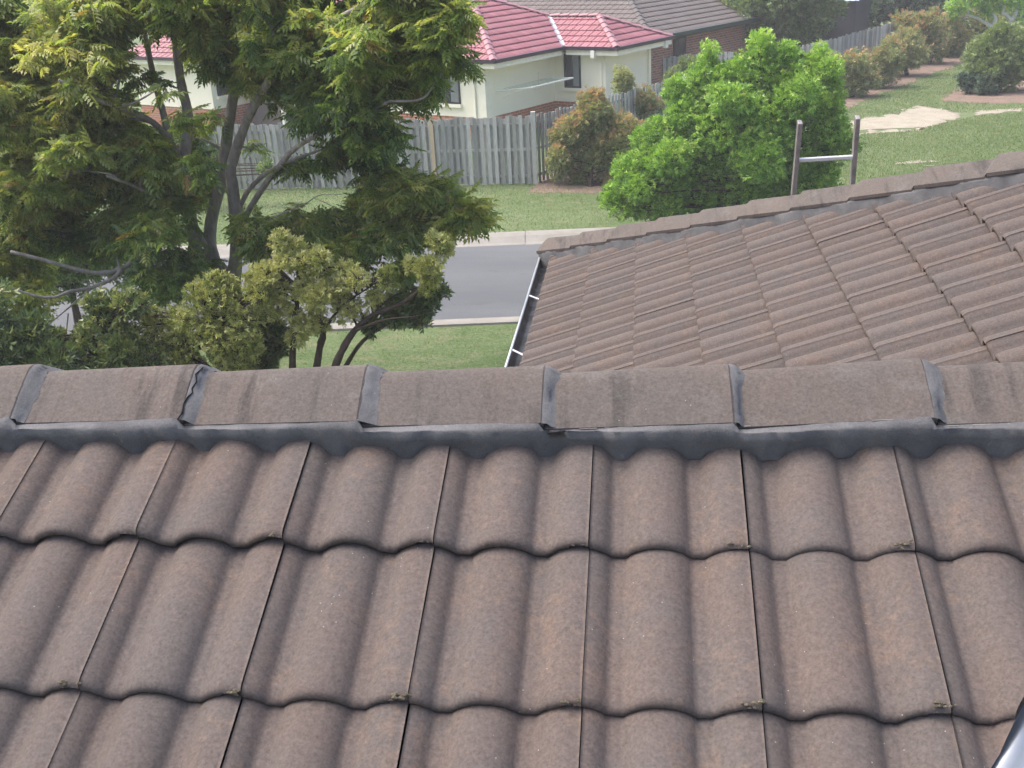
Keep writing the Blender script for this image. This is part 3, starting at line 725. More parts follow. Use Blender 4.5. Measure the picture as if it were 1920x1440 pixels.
facet('roof_tile', broof, bp(0, 0, 2.62), B_S, B_D, R(23), [(-9, 0), (0, 0), (-W2, W2), (-9, W2)], [tile_mesh('far_tile_mesh', 7, ROWS_L, 0, thick=.036, lip=False, tilt=.034, amp=.7)], BRTILE, select=lambda c: False, join=items)
joined('tile_courses', items, BRTILE, broof)
CAPB = cap_mesh('brown_cap_mesh', L=.43, leg=.13, ang=27, th=.02, nseg=1)
caps(bp(0, 0, 2.62), bp(-W2, W2, 2.62+BT*W2), broof, BRCAP, CAPB)
MB().box(bp(.04, 7, 2.55), B_S*.06, B_D*7, (0, 0, .06)).build('gutter', GRNGUT, bh); MB().box(bp(-6, -.04, 2.55), B_S*6, B_D*.06, (0, 0, .06)).build('gutter', GRNGUT, bh)
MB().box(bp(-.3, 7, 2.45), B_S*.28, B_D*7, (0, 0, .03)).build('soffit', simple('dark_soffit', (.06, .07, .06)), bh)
w = MB().box(bp(-.54, 2.75, 1.75), B_S*.03, B_D*.42, (0, 0, .6)).build('window', FRAME, bh); MB().box(bp(-.52, 2.75, 1.75), B_S*.015, B_D*.36, (0, 0, .53)).build('pane', GLASS, w)
# pale blue shed roof beyond the fence
sh = thing('shed', 'small shed with pale blue metal roof beyond the far fence', 'shed', tuple(gnd(1590, 40, 0)))
c0 = np.array([8.6, 50.5, GZ+2.7]); sx = np.array([math.cos(R(-25)), math.sin(R(-25)), 0]); sy = np.array([-sx[1], sx[0], 0])
b = MB()
for k in range(12):
    a = c0+sx*(-1.5+.25*k); z = np.array([0, 0, .03])
    b.quad(a, a+sx*.12+z, a+sx*.12+z+sy*2.4+np.array([0, 0, .75]), a+sy*2.4+np.array([0, 0, .75])); b.quad(a+sx*.12+z, a+sx*.25, a+sx*.25+sy*2.4+np.array([0, 0, .75]), a+sx*.12+z+sy*2.4+np.array([0, 0, .75]))
b.build('roof', BLUEROOF, sh)
MB().box(c0+sy*1.3-np.array([0, 0, 1.35]), sx*1.35, sy*1.1, (0, 0, 1.3)).build('wall', simple('dark_shed_wall', (.05, .055, .06)), sh)

# ================================================================== FENCES
def paling_me(w, h, th=.016):
    b = MB(); b.box((0, 0, h/2), (w/2, 0, 0), (0, th/2, 0), (0, 0, h/2)); return b.me('paling_mesh')
PM = [paling_me(w, h) for w, h in ((.098, 1.74), (.104, 1.72), (.094, 1.76))]
def fence(name, label, A, B, pitch, front, back, h=1.0, postgap=2.4, group=None, new_at=None, parts=300):
    A, B = np.array([*A, GZ]), np.array([*B, GZ]); d = B-A; L = np.linalg.norm(d); d /= L; n = np.array([d[1], -d[0], 0])   # n: towards the street side
    f = thing(name, label, 'fence', tuple((A+B)/2), group)
    for i in range(int(L/postgap)+1):
        q = A+d*min(i*postgap, L)-n*.0
        o = MB().box(q-n*.075+np.array([0, 0, .88]), d*.05, n*.037, (0, 0, .88)).build('post', RAIL, f)
    for z in (.22, .92, 1.56):
        MB().box((A+B)/2+np.array([0, 0, z]), d*L/2, n*.02, (0, 0, .036)).build('rail', RAIL, f)
    k = 0
    for side, on in ((1, front), (-1, back)):
        if not on: continue
        for i in range(int(L/pitch)):
            t = (i+.5+(.5 if side < 0 else 0))*pitch
            if t > L: break
            q = A+d*(t+random.uniform(-.008, .008))+n*side*.0295
            me = random.choice(PM)
            if len(me.materials) == 0: me.materials.append(PALING)
            o = bpy.data.objects.new('paling', me); COL.objects.link(o); o.parent = f; o.matrix_parent_inverse = Matrix.Translation(-Vector(f.location))
            tl = random.uniform(-.012, .012); ez = np.array([0, 0, 1.])+d*tl+n*random.uniform(-.006, .006)
            o.matrix_basis = frame(q+np.array([0, 0, random.uniform(.0, .04)]), d, n, ez*(1+random.uniform(-.012, .012)))
    return f, A, d, n
FC = np.array([-2.0, 27.25])
ff, fA, fd, fn = fence('paling_fence', 'weathered grey paling fence with a pale new post in front of the cream house', (-17, 27.75), tuple(FC), .172, True, True)
q = gnd(816, 352); MB().box(np.array([q[0], 27.3, GZ+.93])+fn*.06, fd*.045, fn*.03, (0, 0, .93)).build('new_post', NEWPOST, ff)
MB().box(np.array([FC[0]+.03, FC[1]+.0, GZ+.93]), (.06, 0, 0), (0, .06, 0), (0, 0, .95)).build('corner_post', PALING, ff)
SDIR = np.array([15.78+1.98, 57.19-27.45]); SDIR /= np.linalg.norm(SDIR)
S1 = FC+SDIR*.12; S2 = FC+SDIR*9.2; S3 = FC+SDIR*16; S4 = FC+SDIR*38
fence('paling_fence', 'grey paling fence running back from the corner behind the bronze-tipped bush', tuple(S1), tuple(S2), .172, True, True)
fence('paling_fence', 'long grey paling fence at the edge of the park behind the shrub row', tuple(S2+SDIR*.05), tuple(S4), .125, True, False)
xf = gnd(1238, 105, 1.8); xg = gnd(1375, 96, 1.8)
fence('paling_fence', 'short grey paling fence between the cream house and the brick house', (xf[0]-.1, xf[1]), (xg[0], xg[1]), .172, True, True)

# ================================================================== VEGETATION
def leafmesh(name, C, D, size, tmpl, tone, tip, mat, parent, roll=None, flop=.0, nrm=None):
    """C centres, D leaf axis directions, size per leaf; tmpl (verts[k,3], quads)"""
    N = len(C); D = D/np.linalg.norm(D, axis=1, keepdims=True)
    ref = rng.normal(size=(N, 3)) if nrm is None else nrm+rng.normal(size=(N, 3))*.35
    E2 = np.cross(ref, D); E2 /= np.linalg.norm(E2, axis=1, keepdims=True)+1e-9; E3 = np.cross(D, E2)
    tv, tq = tmpl; k = len(tv)
    V = C[:, None, :]+size[:, None, None]*(tv[None, :, 0:1]*D[:, None, :]+tv[None, :, 1:2]*E2[:, None, :]+tv[None, :, 2:3]*E3[:, None, :])
    V = V.reshape(-1, 3); Q = (np.asarray(tq)[None]+(np.arange(N)*k)[:, None, None]).reshape(-1, 4)
    me = bpy.data.meshes.new(name); me.vertices.add(len(V)); me.vertices.foreach_set('co', V.astype(np.float32).ravel())
    me.loops.add(Q.size); me.loops.foreach_set('vertex_index', Q.astype(np.int32).ravel())
    me.polygons.add(len(Q)); me.polygons.foreach_set('loop_start', np.arange(0, Q.size, 4, dtype=np.int32)); me.polygons.foreach_set('loop_total', np.full(len(Q), 4, np.int32))
    at = me.color_attributes.new('leaf', 'FLOAT_COLOR', 'POINT')
    colr = np.zeros((N, k, 4), np.float32); colr[:, :, 0] = np.clip(tone, 0, 1)[:, None]; colr[:, :, 1] = np.clip(tip, 0, 1)[:, None]; colr[..., 3] = 1
    at.data.foreach_set('color', colr.ravel())
    me.update(calc_edges=True)
    return keep(obj(name, me, mat, parent))
def diamond(x, y, z, ang, L, W, fold=.25, drop=0):
    ca, sa = math.cos(ang), math.sin(ang)
    P = [(0, 0, 0), (.45*L, W/2, fold*W), (L, 0, -drop*L), (.45*L, -W/2, fold*W)]
    return [(x+p*ca-q*sa, y+p*sa+q*ca, z+r) for p, q, r in P]
def t_pinnate(n=4, L=1.0):                       # drooping compound leaf with opposite leaflets
    v = []; f = []
    for i in range(n):
        x = L*(.22+.7*i/n); z = -.42*x*x
        for sd in (1, -1):
            f.append([len(v)+j for j in range(4)]); l = .40*(1-.25*abs(i/n-.4))
            v += [(a, b_, c-.55*(abs(b_)**1.3)) for a, b_, c in diamond(x, .0, z, sd*R(62-4*i), l, .155, .15, .3)]
    f.append([len(v)+j for j in range(4)]); v += diamond(L*.92, 0, -.42*.85, 0, .34, .15, .2, .3)
    return np.array(v), f
def t_sprig(n=5, W=.42, spread=1.0):             # short twig end with simple leaves
    v = []; f = []; rn = random.Random(n)
    for i in range(n):
        f.append([len(v)+j for j in range(4)]); a = i*2.4+rn.uniform(-.3, .3); el = rn.uniform(.1, .9)
        base = np.array([.5*i/n, 0, 0]); dirv = np.array([math.cos(el), math.sin(el)*math.cos(a)*spread, math.sin(el)*math.sin(a)*spread]); side = np.cross(dirv, [.2, -math.sin(a), math.cos(a)]); side /= np.linalg.norm(side)
        up_ = np.cross(dirv, side)
        for p, q, r in ((0, 0, 0), (.45, W/2, .06), (1, 0, -.1), (.45, -W/2, .06)): v.append(base+.62*(dirv*p+side*q+up_*r))
    return np.array(v), f
def smooth(pts, n=5):
    pts = [np.asarray(q, float) for q in pts]; P = [2*pts[0]-pts[1]]+pts+[2*pts[-1]-pts[-2]]; out = []
    for i in range(1, len(P)-2):
        for k in range(n):
            t = k/n; a, b_, c, d = P[i-1], P[i], P[i+1], P[i+2]
            out.append(.5*((2*b_)+(c-a)*t+(2*a-5*b_+4*c-d)*t*t+(3*b_-a-3*c+d)*t**3))
    out.append(pts[-1]); return np.array(out)
def limb(mb, pts, r0, r1, k=7, wob=.0):
    p = smooth(pts); n = len(p); r_ = np.linspace(r0, r1, n)*(1+rng.normal(size=n)*.04)
    if wob: p[1:-1] += rng.normal(size=(n-2, 3))*wob
    mb.tube(p, r_, k); return p
def unit(a): return a/np.linalg.norm(a, axis=-1, keepdims=True)
def ball(n): return unit(rng.normal(size=(n, 3)))

# ---- the big pinnate-leaved tree on the left
TY = 11.6; tb = pix(428, 700, TY); tb[2] = GZ
tree = thing('pinnate_tree', 'large spreading tree with feathery olive leaves filling the upper left', 'tree', tuple(tb))
tm = MB(); skel = []
def L_(pts, r0, r1, Y=None, k=8):
    q = [pix(*p_) for p_ in pts]; p = limb(tm, q, r0*.82, r1*.82, k); skel.append(p); return p
Y0 = TY
base = tb+np.array([0, 0, -.1])
p = limb(tm, [base, pix(430, 620, Y0), pix(436, 560, Y0), pix(437, 515, Y0)], .15, .105, 9); skel.append(p)
L_([(437, 525, Y0), (402, 490, Y0), (394, 430, Y0+.1), (414, 335, Y0+.2), (424, 270, Y0+.3), (436, 190, Y0+.4), (452, 90, Y0+.3), (470, -30, Y0)], .12, .06)
L_([(436, 530, Y0), (385, 505, Y0-.1), (364, 450, Y0-.1), (352, 355, Y0-.3), (347, 300, Y0-.3), (352, 217, Y0-.2), (338, 147, Y0), (325, 40, Y0+.3), (310, -60, Y0+.4)], .115, .05)
L_([(438, 525, Y0), (444, 450, Y0-.1), (436, 350, Y0-.2), (433, 318, Y0-.2), (451, 257, Y0-.3), (482, 188, Y0-.5), (530, 120, Y0-.8), (600, 55, Y0-1.1), (680, 10, Y0-1.3)], .11, .035)
L_([(347, 300, Y0-.3), (322, 270, Y0-.3), (303, 200, Y0-.2), (285, 130, Y0), (268, 50, Y0+.2), (240, -30, Y0)], .065, .03)
L_([(322, 270, Y0-.3), (290, 232, Y0-.6), (240, 207, Y0-.9), (190, 190, Y0-1.2), (110, 150, Y0-1.6)], .055, .02)
L_([(440, 445, Y0-.1), (478, 375, Y0-.4), (524, 311, Y0-.7), (562, 272, Y0-.9), (640, 232, Y0-1.1), (730, 190, Y0-1.4)], .055, .02)
L_([(441, 430, Y0-.1), (458, 370, Y0-.1), (491, 331, Y0-.2), (530, 308, Y0-.3), (576, 290, Y0-.4), (660, 262, Y0-.6)], .045, .018)
L_([(443, 445, Y0-.1), (487, 418, Y0-.2), (560, 428, Y0-.3), (640, 440, Y0-.4), (700, 428, Y0-.5), (770, 415, Y0-.6), (830, 405, Y0-.6)], .035, .008)
L_([(390, 470, Y0), (350, 400, Y0-.3), (290, 370, Y0-.8), (255, 350, Y0-1.0), (200, 330, Y0-1.5)], .05, .018)
L_([(410, 505, Y0), (330, 478, Y0-.5), (268, 480, Y0-.9), (225, 505, Y0-1.1), (171, 511, Y0-1.3), (80, 487, Y0-1.6), (20, 472, Y0-1.8)], .055, .022)
L_([(228, 504, Y0-1.1), (213, 521, Y0-1.2), (171, 539, Y0-1.3), (129, 547, Y0-1.5), (101, 557, Y0-1.6), (60, 553, Y0-1.7), (-20, 525, Y0-1.9)], .034, .016)
L_([(171, 541, Y0-1.3), (125, 580, Y0-1.4), (95, 605, Y0-1.5), (50, 640, Y0-1.6)], .018, .006, k=5)
L_([(128, 588, Y0-1.4), (123, 640, Y0-1.4), (122, 670, Y0-1.4)], .012, .006, k=5)
L_([(540, 397, Y0-.8), (575, 380, Y0-.8), (600, 366, Y0-.8), (640, 365, Y0-.8)], .010, .003, k=4)
L_([(590, 372, Y0-.8), (620, 385, Y0-.8), (633, 400, Y0-.8), (628, 420, Y0-.8)], .006, .002, k=4)
BL = """600 40 90 0 6;700 60 95 0 6;800 40 72 0 6;765 125 78 0 5;680 150 88 0 5;600 130 78 0 5;545 185 50 0 5;620 228 58 -.2 4;700 238 52 -.2 4;560 90 66 0 6;500 40 76 0 6;828 130 42 0 6;740 5 88 0 6
640 -60 110 0 6;800 -70 100 0 6;500 -80 110 0 6;785 178 34 -.1 5;660 270 34 -.2 4;730 268 26 -.2 4;420 35 78 0 6;330 30 78 0 6;240 40 78 .1 7;418 92 42 0 6;300 -80 110 0 6;405 128 24 0 6;480 125 44 0 6;455 60 60 .6 5
30 50 80 .1 7;130 60 80 .1 7;60 150 80 .1 8;150 150 68 .1 8;200 100 58 .1 7;30 240 80 .1 8;120 240 80 .1 8;178 200 44 .1 7;60 330 80 .1 8;150 320 80 .1 7;222 290 56 0 6;280 315 50 0 6;230 378 50 0 6;120 395 60 0 6
30 415 70 .1 7;305 395 46 0 5;300 340 36 0 6;-70 100 110 .1 7;-70 300 110 .1 7;40 495 48 .2 8;20 560 44 .2 8;66 590 24 .1 8;-60 480 80 .1 7;300 445 46 0 4;318 505 44 0 4;368 355 26 0 5;275 545 34 .3 7;362 505 30 0 4;395 95 40 .8 5
500 448 38 -.3 3;560 440 44 -.3 3;640 430 44 -.3 3;700 400 44 -.2 4;755 368 44 -.1 5;815 378 44 0 5;868 405 36 0 5;720 455 38 -.3 3;650 478 32 -.3 3;720 345 38 -.1 4;600 485 26 -.3 3;475 430 26 -.3 3;780 428 38 -.2 4;745 512 24 -.3 3;820 430 28 0 5;553 330 22 -.3 3;578 318 16 -.2 3
470 285 18 -.3 4;350 265 26 -.2 4;370 310 22 -.2 4;340 230 16 0 5;240 180 22 0 6;270 150 18 0 6;300 165 16 0 5;215 245 34 0 6;410 225 12 0 6;690 300 24 -.2 3;620 300 18 -.2 3;140 455 34 -.3 3;190 450 34 -.3 3;240 450 36 -.3 4;70 450 40 0 6
570 150 60 .5 5;640 90 70 .7 5;730 110 70 .7 5;520 60 60 .8 5;90 120 70 .9 6;90 280 70 .9 6;200 340 50 .7 5;160 210 60 .9 6;330 -20 80 .9 6;660 200 60 .6 4;780 80 60 .7 5"""
tips = []; ttone = []
for row in BL.replace('\n', ';').split(';'):
    px_, py_, rp_, dep, tn = map(float, row.split())
    if py_ > 330 and px_ > 450: tn += 2.4  # low limb leaves coloured lighter to offset shade from the upper crown
    far = dep > .45
    Yc = Y0+(-.3+random.uniform(-1.2, .8))+(2.0 if far else 0)
    if py_ > 330 and px_ > 450: Yc = Y0+random.choice((-.75, -.5, .1))+random.uniform(-.2, .2)
    if px_ < 330 and py_ > 300: Yc = Y0-.7+random.uniform(-.6, .4)
    c = pix(px_, py_, Yc); r_ = rp_*np.linalg.norm(c-CAM)/FPX
    n = int(19*(rp_/40)**2*(.8 if far else 1))+3
    m_ = max(1, int((rp_/30)**2*.8)); cc = c+ball(m_)*(rng.random(m_)**.4*.8*(r_ if m_ > 1 else 0))[:, None]*np.array([1, 1.5, 1]); rs = r_/max(1, m_**.5)*1.15
    n = int(n*(1.7 if (py_ > 330 and px_ > 450) else 1)); n = max(4, int(n*.95/m_)*m_); w_ = rng.integers(0, m_, n); d = ball(n); d[:, 2] = np.where(rng.random(n) < .7, np.abs(d[:, 2]), d[:, 2])
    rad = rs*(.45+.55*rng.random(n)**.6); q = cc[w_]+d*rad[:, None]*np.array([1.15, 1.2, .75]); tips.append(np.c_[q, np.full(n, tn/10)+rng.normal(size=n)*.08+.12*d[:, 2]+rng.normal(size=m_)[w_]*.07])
    # twigs from the nearest limb
    allp = np.concatenate(skel); near = allp[np.argmin(((allp-c)**2).sum(1)+np.where(allp[:, 2] > c[2]+.3, 2, 0))]
    if not far and np.linalg.norm(near-c) < .75:
        mid = (near+c)/2+rng.normal(size=3)*.10+np.array([0, 0, .05]); limb(tm, [near, mid, c], .018, .007, 5)
        for t in q[:max(2, n//4)]: limb(tm, [c, (c+t)/2+np.array([0, 0, .04]), t], .008, .004, 4)
tips = np.concatenate(tips)
pc = proj(tips[:, :3])
gapdef = [(250, 150, 62, 44, .62), (330, 185, 90, 34, .75), (270, 200, 40, 20, .8), (385, 175, 30, 48, .9), (440, 255, 34, 75, .92), (470, 200, 22, 40, .6), (520, 270, 40, 36, .9), (560, 355, 90, 36, .92), (655, 335, 40, 22, .7), (405, 420, 40, 42, .85), (330, 275, 30, 40, .6), (180, 530, 100, 26, .85), (440, 480, 26, 50, .8), (540, 90, 22, 14, .6), (140, 600, 70, 40, .9)]
keepm = np.ones(len(tips), bool)
for gx, gy, ga, gb, pr in gapdef:
    ins = ((pc[:, 0]-gx)/ga)**2+((pc[:, 1]-gy)/gb)**2 < 1; keepm &= ~(ins & (rng.random(len(tips)) < pr))
tips = tips[keepm]
NL = 12; T3 = np.repeat(tips[:, :3], NL, 0); tn = np.repeat(tips[:, 3], NL)
dirs = ball(len(T3)); dirs[:, 2] = dirs[:, 2]*.45-.12
C_ = T3+rng.normal(size=T3.shape)*.04
PIN = leafmat('pinnate_leaf', [(.055, .100, .036), (.105, .168, .050), (.165, .225, .062), (.245, .275, .076), (.36, .345, .11)], (.22, .10, .03), .40, .45, .5)
tipc = (rng.random(len(T3)) < .02)*.7
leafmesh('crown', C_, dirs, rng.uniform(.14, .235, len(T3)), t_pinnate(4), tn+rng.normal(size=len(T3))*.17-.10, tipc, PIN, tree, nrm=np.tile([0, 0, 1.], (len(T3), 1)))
tm.build('trunk', BARK, tree, True)

# ---- shrubs and other trees made of leafy lobes
SPR = t_sprig(5); SPRN = t_sprig(5, .28)
def lobes(name, label, lob, Y, n, size, mat, base=None, cat='shrub', tmpl=SPR, tipz=.0, tone=.5, stems=None, stem_mat=None, group=None, shell=.5, stemr=.04, squash=1.0, tvar=.2, fill=.35, deep=1.0, updir=.35, split=6, core=True):
    """lob: (px, py, r_px[, dY[, tone]]) outlines read from the picture, set at depth Y"""
    cs = []; 
    for l in lob:
        dY = l[3] if len(l) > 3 else 0; c = pix(l[0], l[1], Y+dY); r = l[2]*np.linalg.norm(c-CAM)/FPX; cs.append((c, r, l[4] if len(l) > 4 else tone))
    if base is None: base = np.array([np.mean([c[0][0] for c in cs]), Y, GZ])
    base = np.array([base[0], base[1], GZ])
    t = thing(name, label, cat, tuple(base), group)
    if split > 1:
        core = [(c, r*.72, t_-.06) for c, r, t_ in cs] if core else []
        cs = core+[(c+d*r*rng.uniform(.35, .8)*np.array([1, deep, squash]), r*rng.uniform(.36, .58), t_+rng.normal()*.05) for c, r, t_ in cs for d in ball(split)]
    tot = sum(r*r for _, r, _ in cs); Cs = []; Ds = []; Ns = []; To = []; Ti = []
    for c, r, tn_ in cs:
        k = max(8, int(n*r*r/tot)); d = ball(k)
        # uneven lobe: bumps along random directions
        bd = ball(9); bump = 1+.42*np.max(np.maximum(d@bd.T, 0)**10, axis=1)-.14
        inner = rng.random(k) < fill
        rad = np.where(inner, rng.random(k)**.5, 1-np.abs(rng.normal(size=k))*.16+(rng.random(k) < .06)*.14)*bump*r
        q = c+d*rad[:, None]*np.array([1, deep, squash])
        Cs.append(q); dd = d*.9+ball(k)*.75+np.array([0, 0, updir]); Ds.append(dd); Ns.append(d*.6+np.array([0, 0, .5]))
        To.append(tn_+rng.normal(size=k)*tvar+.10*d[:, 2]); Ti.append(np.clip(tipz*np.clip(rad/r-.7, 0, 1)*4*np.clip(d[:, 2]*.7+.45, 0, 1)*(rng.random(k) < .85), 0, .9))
    Cs, Ds, Ns, To, Ti = map(np.concatenate, (Cs, Ds, Ns, To, Ti))
    ok = Cs[:, 2] > GZ+.03; Cs, Ds, Ns, To, Ti = Cs[ok], Ds[ok], Ns[ok], To[ok], Ti[ok]
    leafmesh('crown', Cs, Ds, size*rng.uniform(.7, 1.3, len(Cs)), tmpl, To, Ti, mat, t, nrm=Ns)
    sm = MB()
    if stems:
        for pts, r0, r1 in stems: limb(sm, [pix(*q) for q in pts], r0, r1, 6)
        sk = np.concatenate([smooth([pix(*q) for q in pts]) for pts, _, _ in stems])
    else:
        top = np.mean([c for c, _, _ in cs], 0)
        limb(sm, [base+np.array([0, 0, -.05]), base*.6+top*.4, top], stemr*1.6, stemr*.5, 6); sk = smooth([base, base*.6+top*.4, top])
    for c, r, _ in cs:
        nr = sk[np.argmin(((sk-c)**2).sum(1)+np.where(sk[:, 2] > c[2], 1, 0))]; limb(sm, [nr, (nr+c)/2+np.array([0, 0, .05]), c], stemr*.45, stemr*.15, 5)
        for d in ball(3): limb(sm, [c, c+d*r*.5+np.array([0, 0, .04]), c+d*r*.85], stemr*.15, stemr*.06, 4)
    sm.build('trunk', stem_mat or BARKD, t, True)
    return t
def sp(s_, **k): return [tuple(float(x) for x in r_.split()) for r_ in s_.split(';')]
YG = leafmat('yellow_green_leaf', [(.12, .165, .05), (.24, .285, .08), (.38, .40, .13), (.50, .50, .20), (.60, .58, .30)], (.3, .3, .12), .45, .4, .3)
DK = leafmat('dark_shrub_leaf', [(.055, .09, .04), (.09, .14, .055), (.135, .19, .068), (.21, .25, .085), (.31, .32, .12)], (.15, .12, .05), .4, .5, .22)
BG = leafmat('bright_green_leaf', [(.075, .160, .030), (.14, .275, .045), (.21, .37, .062), (.29, .45, .085), (.40, .52, .13)], (.26, .17, .07), .4, .45, .3)
BZ = leafmat('bronze_tipped_leaf', [(.10, .14, .07), (.155, .20, .095), (.205, .25, .12), (.255, .29, .14), (.31, .32, .16)], (.34, .21, .13), .6, .3, .35)
MG = leafmat('mid_green_leaf', [(.08, .13, .055), (.12, .185, .07), (.165, .235, .088), (.21, .275, .105), (.26, .305, .14)], (.16, .13, .06), .5, .35, .25)
BD = leafmat('blue_green_leaf', [(.045, .082, .062), (.07, .12, .085), (.10, .155, .10), (.13, .185, .12), (.17, .21, .14)], (.1, .12, .08), .5, .35, .2)
SY = 9.8
lobes('variegated_shrub', 'yellow-green variegated shrub with forked dark stems on the near lawn', sp('500 505 38;556 478 36;604 540 44;545 568 42;500 560 36;655 520 36;588 500 34;640 560 34;600 600 30;660 590 24;560 620 28;690 560 22;806 492 34 -.1 .6;822 452 24 -.1 .55;800 530 24 -.1 .45;770 500 20;835 470 20 0 .6;730 530 22 0 .4;520 460 26;480 520 28'), SY, 5200, .074, YG, cat='shrub', tone=.66, tvar=.24, fill=.5, split=5, core=False, stemr=.035,
      stems=[([(548, 712, SY), (549, 660, SY), (552, 610, SY), (560, 540, SY), (555, 480, SY)], .05, .02), ([(590, 712, SY+.1), (600, 650, SY+.1), (606, 620, SY), (590, 560, SY), (600, 500, SY)], .05, .02), ([(618, 712, SY-.1), (640, 660, SY-.1), (665, 620, SY), (700, 590, SY), (760, 565, SY), (806, 520, SY), (822, 460, SY)], .05, .014), ([(665, 620, SY), (720, 600, SY-.2), (790, 592, SY-.2)], .02, .006), ([(690, 598, SY), (730, 560, SY+.2), (780, 540, SY+.2)], .02, .006), ([(606, 620, SY), (640, 575, SY), (690, 540, SY)], .02, .008), ([(560, 540, SY), (520, 500, SY), (500, 470, SY)], .02, .008)])
lobes('dark_hanging_shrub', 'dark green leafy shrub at the edge of the road, right of the yellow one', sp('770 560 26;800 575 22;750 590 22;815 545 22;700 610 18;730 575 22;790 600 14'), SY+.3, 900, .115, DK, tone=.45, stemr=.02, stems=[([(640, 700, SY+.3), (680, 640, SY+.3), (740, 600, SY+.3), (790, 575, SY+.3)], .03, .01)])
lobes('olive_shrub', 'dense olive-yellow shrub under the big tree, left of the forked stems', sp('430 560 40;400 610 42;460 600 40;350 600 42;300 650 40;340 660 40;420 650 42;470 650 38;380 560 32;440 690 40;360 700 40;410 530 26;480 560 26;290 600 30'), SY-.2, 5600, .07, YG, tone=.48, tvar=.22, fill=.4, stemr=.04)
lobes('dark_green_shrub', 'dark green shrub behind the ridge between the olive shrub and the stems', sp('470 640 34;500 610 28;450 670 34;510 650 26;480 690 32;430 630 24'), SY+.25, 1300, .13, DK, tone=.35, fill=.5, stemr=.04)
lobes('twiggy_dark_shrub', 'twiggy dark shrub with few leaves at lower left below the bent branches', sp('200 600 44;240 640 44;160 650 44;120 680 40;240 570 34;100 640 30;210 690 44;270 690 40;180 570 24'), SY-.5, 2300, .10, DK, tone=.55, tvar=.3, fill=.6, stemr=.05)
lobes('blue_green_shrub', 'dark blue-green shrub in the lower left corner of the view', sp('20 640 50;70 670 44;0 690 50;-60 650 60;60 620 26;110 690 40;-20 590 40'), SY-.8, 2000, .15, DK, tone=.35, tmpl=SPRN, fill=.5, stemr=.05)
lobes('verge_shrub', 'blue-green shrub seen through the tree left of its trunk', sp('140 470 60;90 455 50;190 480 45;230 500 40;60 500 50;130 520 40;20 470 50'), SY+5.4, 2600, .13, MG, tone=.35, fill=.5, stemr=.06)
lobes('fence_shrub', 'green shrub against the fence behind the tree trunk', sp('250 265 40;200 250 40;300 280 30;350 235 26;380 250 22;160 270 40;330 300 26;400 290 22;500 320 18'), 25.5, 2600, .16, MG, tone=.4, fill=.5, stemr=.06)
GB = gnd(1385, 432)
lobes('bright_green_tree', 'bright light-green bushy tree behind the ladder', sp('1430 78 26 0 .62;1428 110 36;1400 155 56;1455 165 52;1500 140 34 0 .6;1540 108 26 0 .65;1548 140 34 0 .6;1545 180 44;1330 100 20 0 .55;1318 130 28;1310 175 44;1285 220 44;1225 255 42;1185 315 42;1155 365 36;1185 380 38;1240 320 56;1300 290 66;1365 235 74;1445 235 66;1510 235 60;1565 245 40;1585 270 22;1555 290 44;1490 310 66;1400 330 70;1310 370 56;1240 385 48;1350 400 60;1450 390 60;1540 350 40;1500 190 44 -.8;1380 190 50 -.8;1260 290 44 -.8;1420 290 60 -1;1200 350 36 -.6;1480 120 40;1360 150 46;1470 190 60;1275 180 36;1340 200 50;1520 170 44;1230 300 44;1270 340 56'), GB[1], 44000, .115, BG, base=GB, cat='tree', tone=.42, tvar=.24, tipz=.10, fill=.3, stemr=.05, stem_mat=BARKD, split=4)
CB = gnd(1105, 350)
lobes('bronze_tipped_bush', 'round bronze-tipped bush at the corner of the paling fence', sp('1120 215 46;1075 245 40;1165 245 46;1105 190 26;1060 290 36;1120 290 46;1165 300 40;1090 335 24;1140 335 30;1050 265 20;1200 270 34'), CB[1]+.4, 14000, .11, BZ, base=CB, tone=.45, tvar=.24, tipz=.7, fill=.3, stemr=.04, split=4)
lobes('round_topped_bush', 'small round olive bush on a stem in front of the cream wall', sp('1166 146 19;1160 160 14;1174 158 13'), 31.6, 700, .11, BZ, tone=.65, tipz=.3, stemr=.03)
lobes('low_bronze_bush', 'low reddish bush between the round bush and the fence', sp('1190 185 24;1215 190 22;1175 200 22;1205 205 26;1230 200 18'), 31.8, 1400, .12, BZ, tone=.35, tipz=1.0, stemr=.03)
lobes('fence_bush', 'green and bronze bush by the fence behind the light-green tree', sp('1260 150 20;1290 120 20;1330 100 16'), 35.0, 700, .13, MG, tone=.5, tipz=.3, stemr=.03)
def row_shrub(lb, lob, bx, by, n, **k):
    g_ = gnd(bx, by); return lobes('park_shrub', lb, sp(lob), g_[1], n, .17, k.pop('mat', BZ), base=g_, group='shrubs along the park fence', stemr=.06, **k)
row_shrub('bronze-green shrub in the row nearest the light-green tree', '1580 150 30;1600 125 30;1625 150 26;1600 165 24;1565 125 22', 1600, 182, 2200, tone=.4, tipz=.6)
row_shrub('second bronze-green shrub along the park fence', '1640 115 32;1665 100 26;1660 135 30;1630 135 26', 1650, 165, 2200, tone=.45, tipz=.6)
row_shrub('olive shrub in the middle of the park fence row', '1690 95 32;1705 75 26;1715 105 28;1680 115 24', 1700, 142, 2200, tone=.45, tipz=.55)
row_shrub('tall reddish-topped shrub in the park fence row', '1705 42 28;1735 50 30;1745 75 32;1720 70 28;1755 95 24', 1745, 120, 2600, tone=.35, tipz=1.3)
row_shrub('orange-tipped shrub left of the white-branched tree', '1772 45 26;1785 70 32;1765 80 28;1800 90 24;1780 95 22', 1785, 106, 2400, tone=.4, tipz=1.0)
row_shrub('last green shrub of the park fence row', '1815 50 30;1835 60 32;1820 80 28;1850 50 28;1880 30 30', 1825, 97, 2200, tone=.4, tipz=.4)
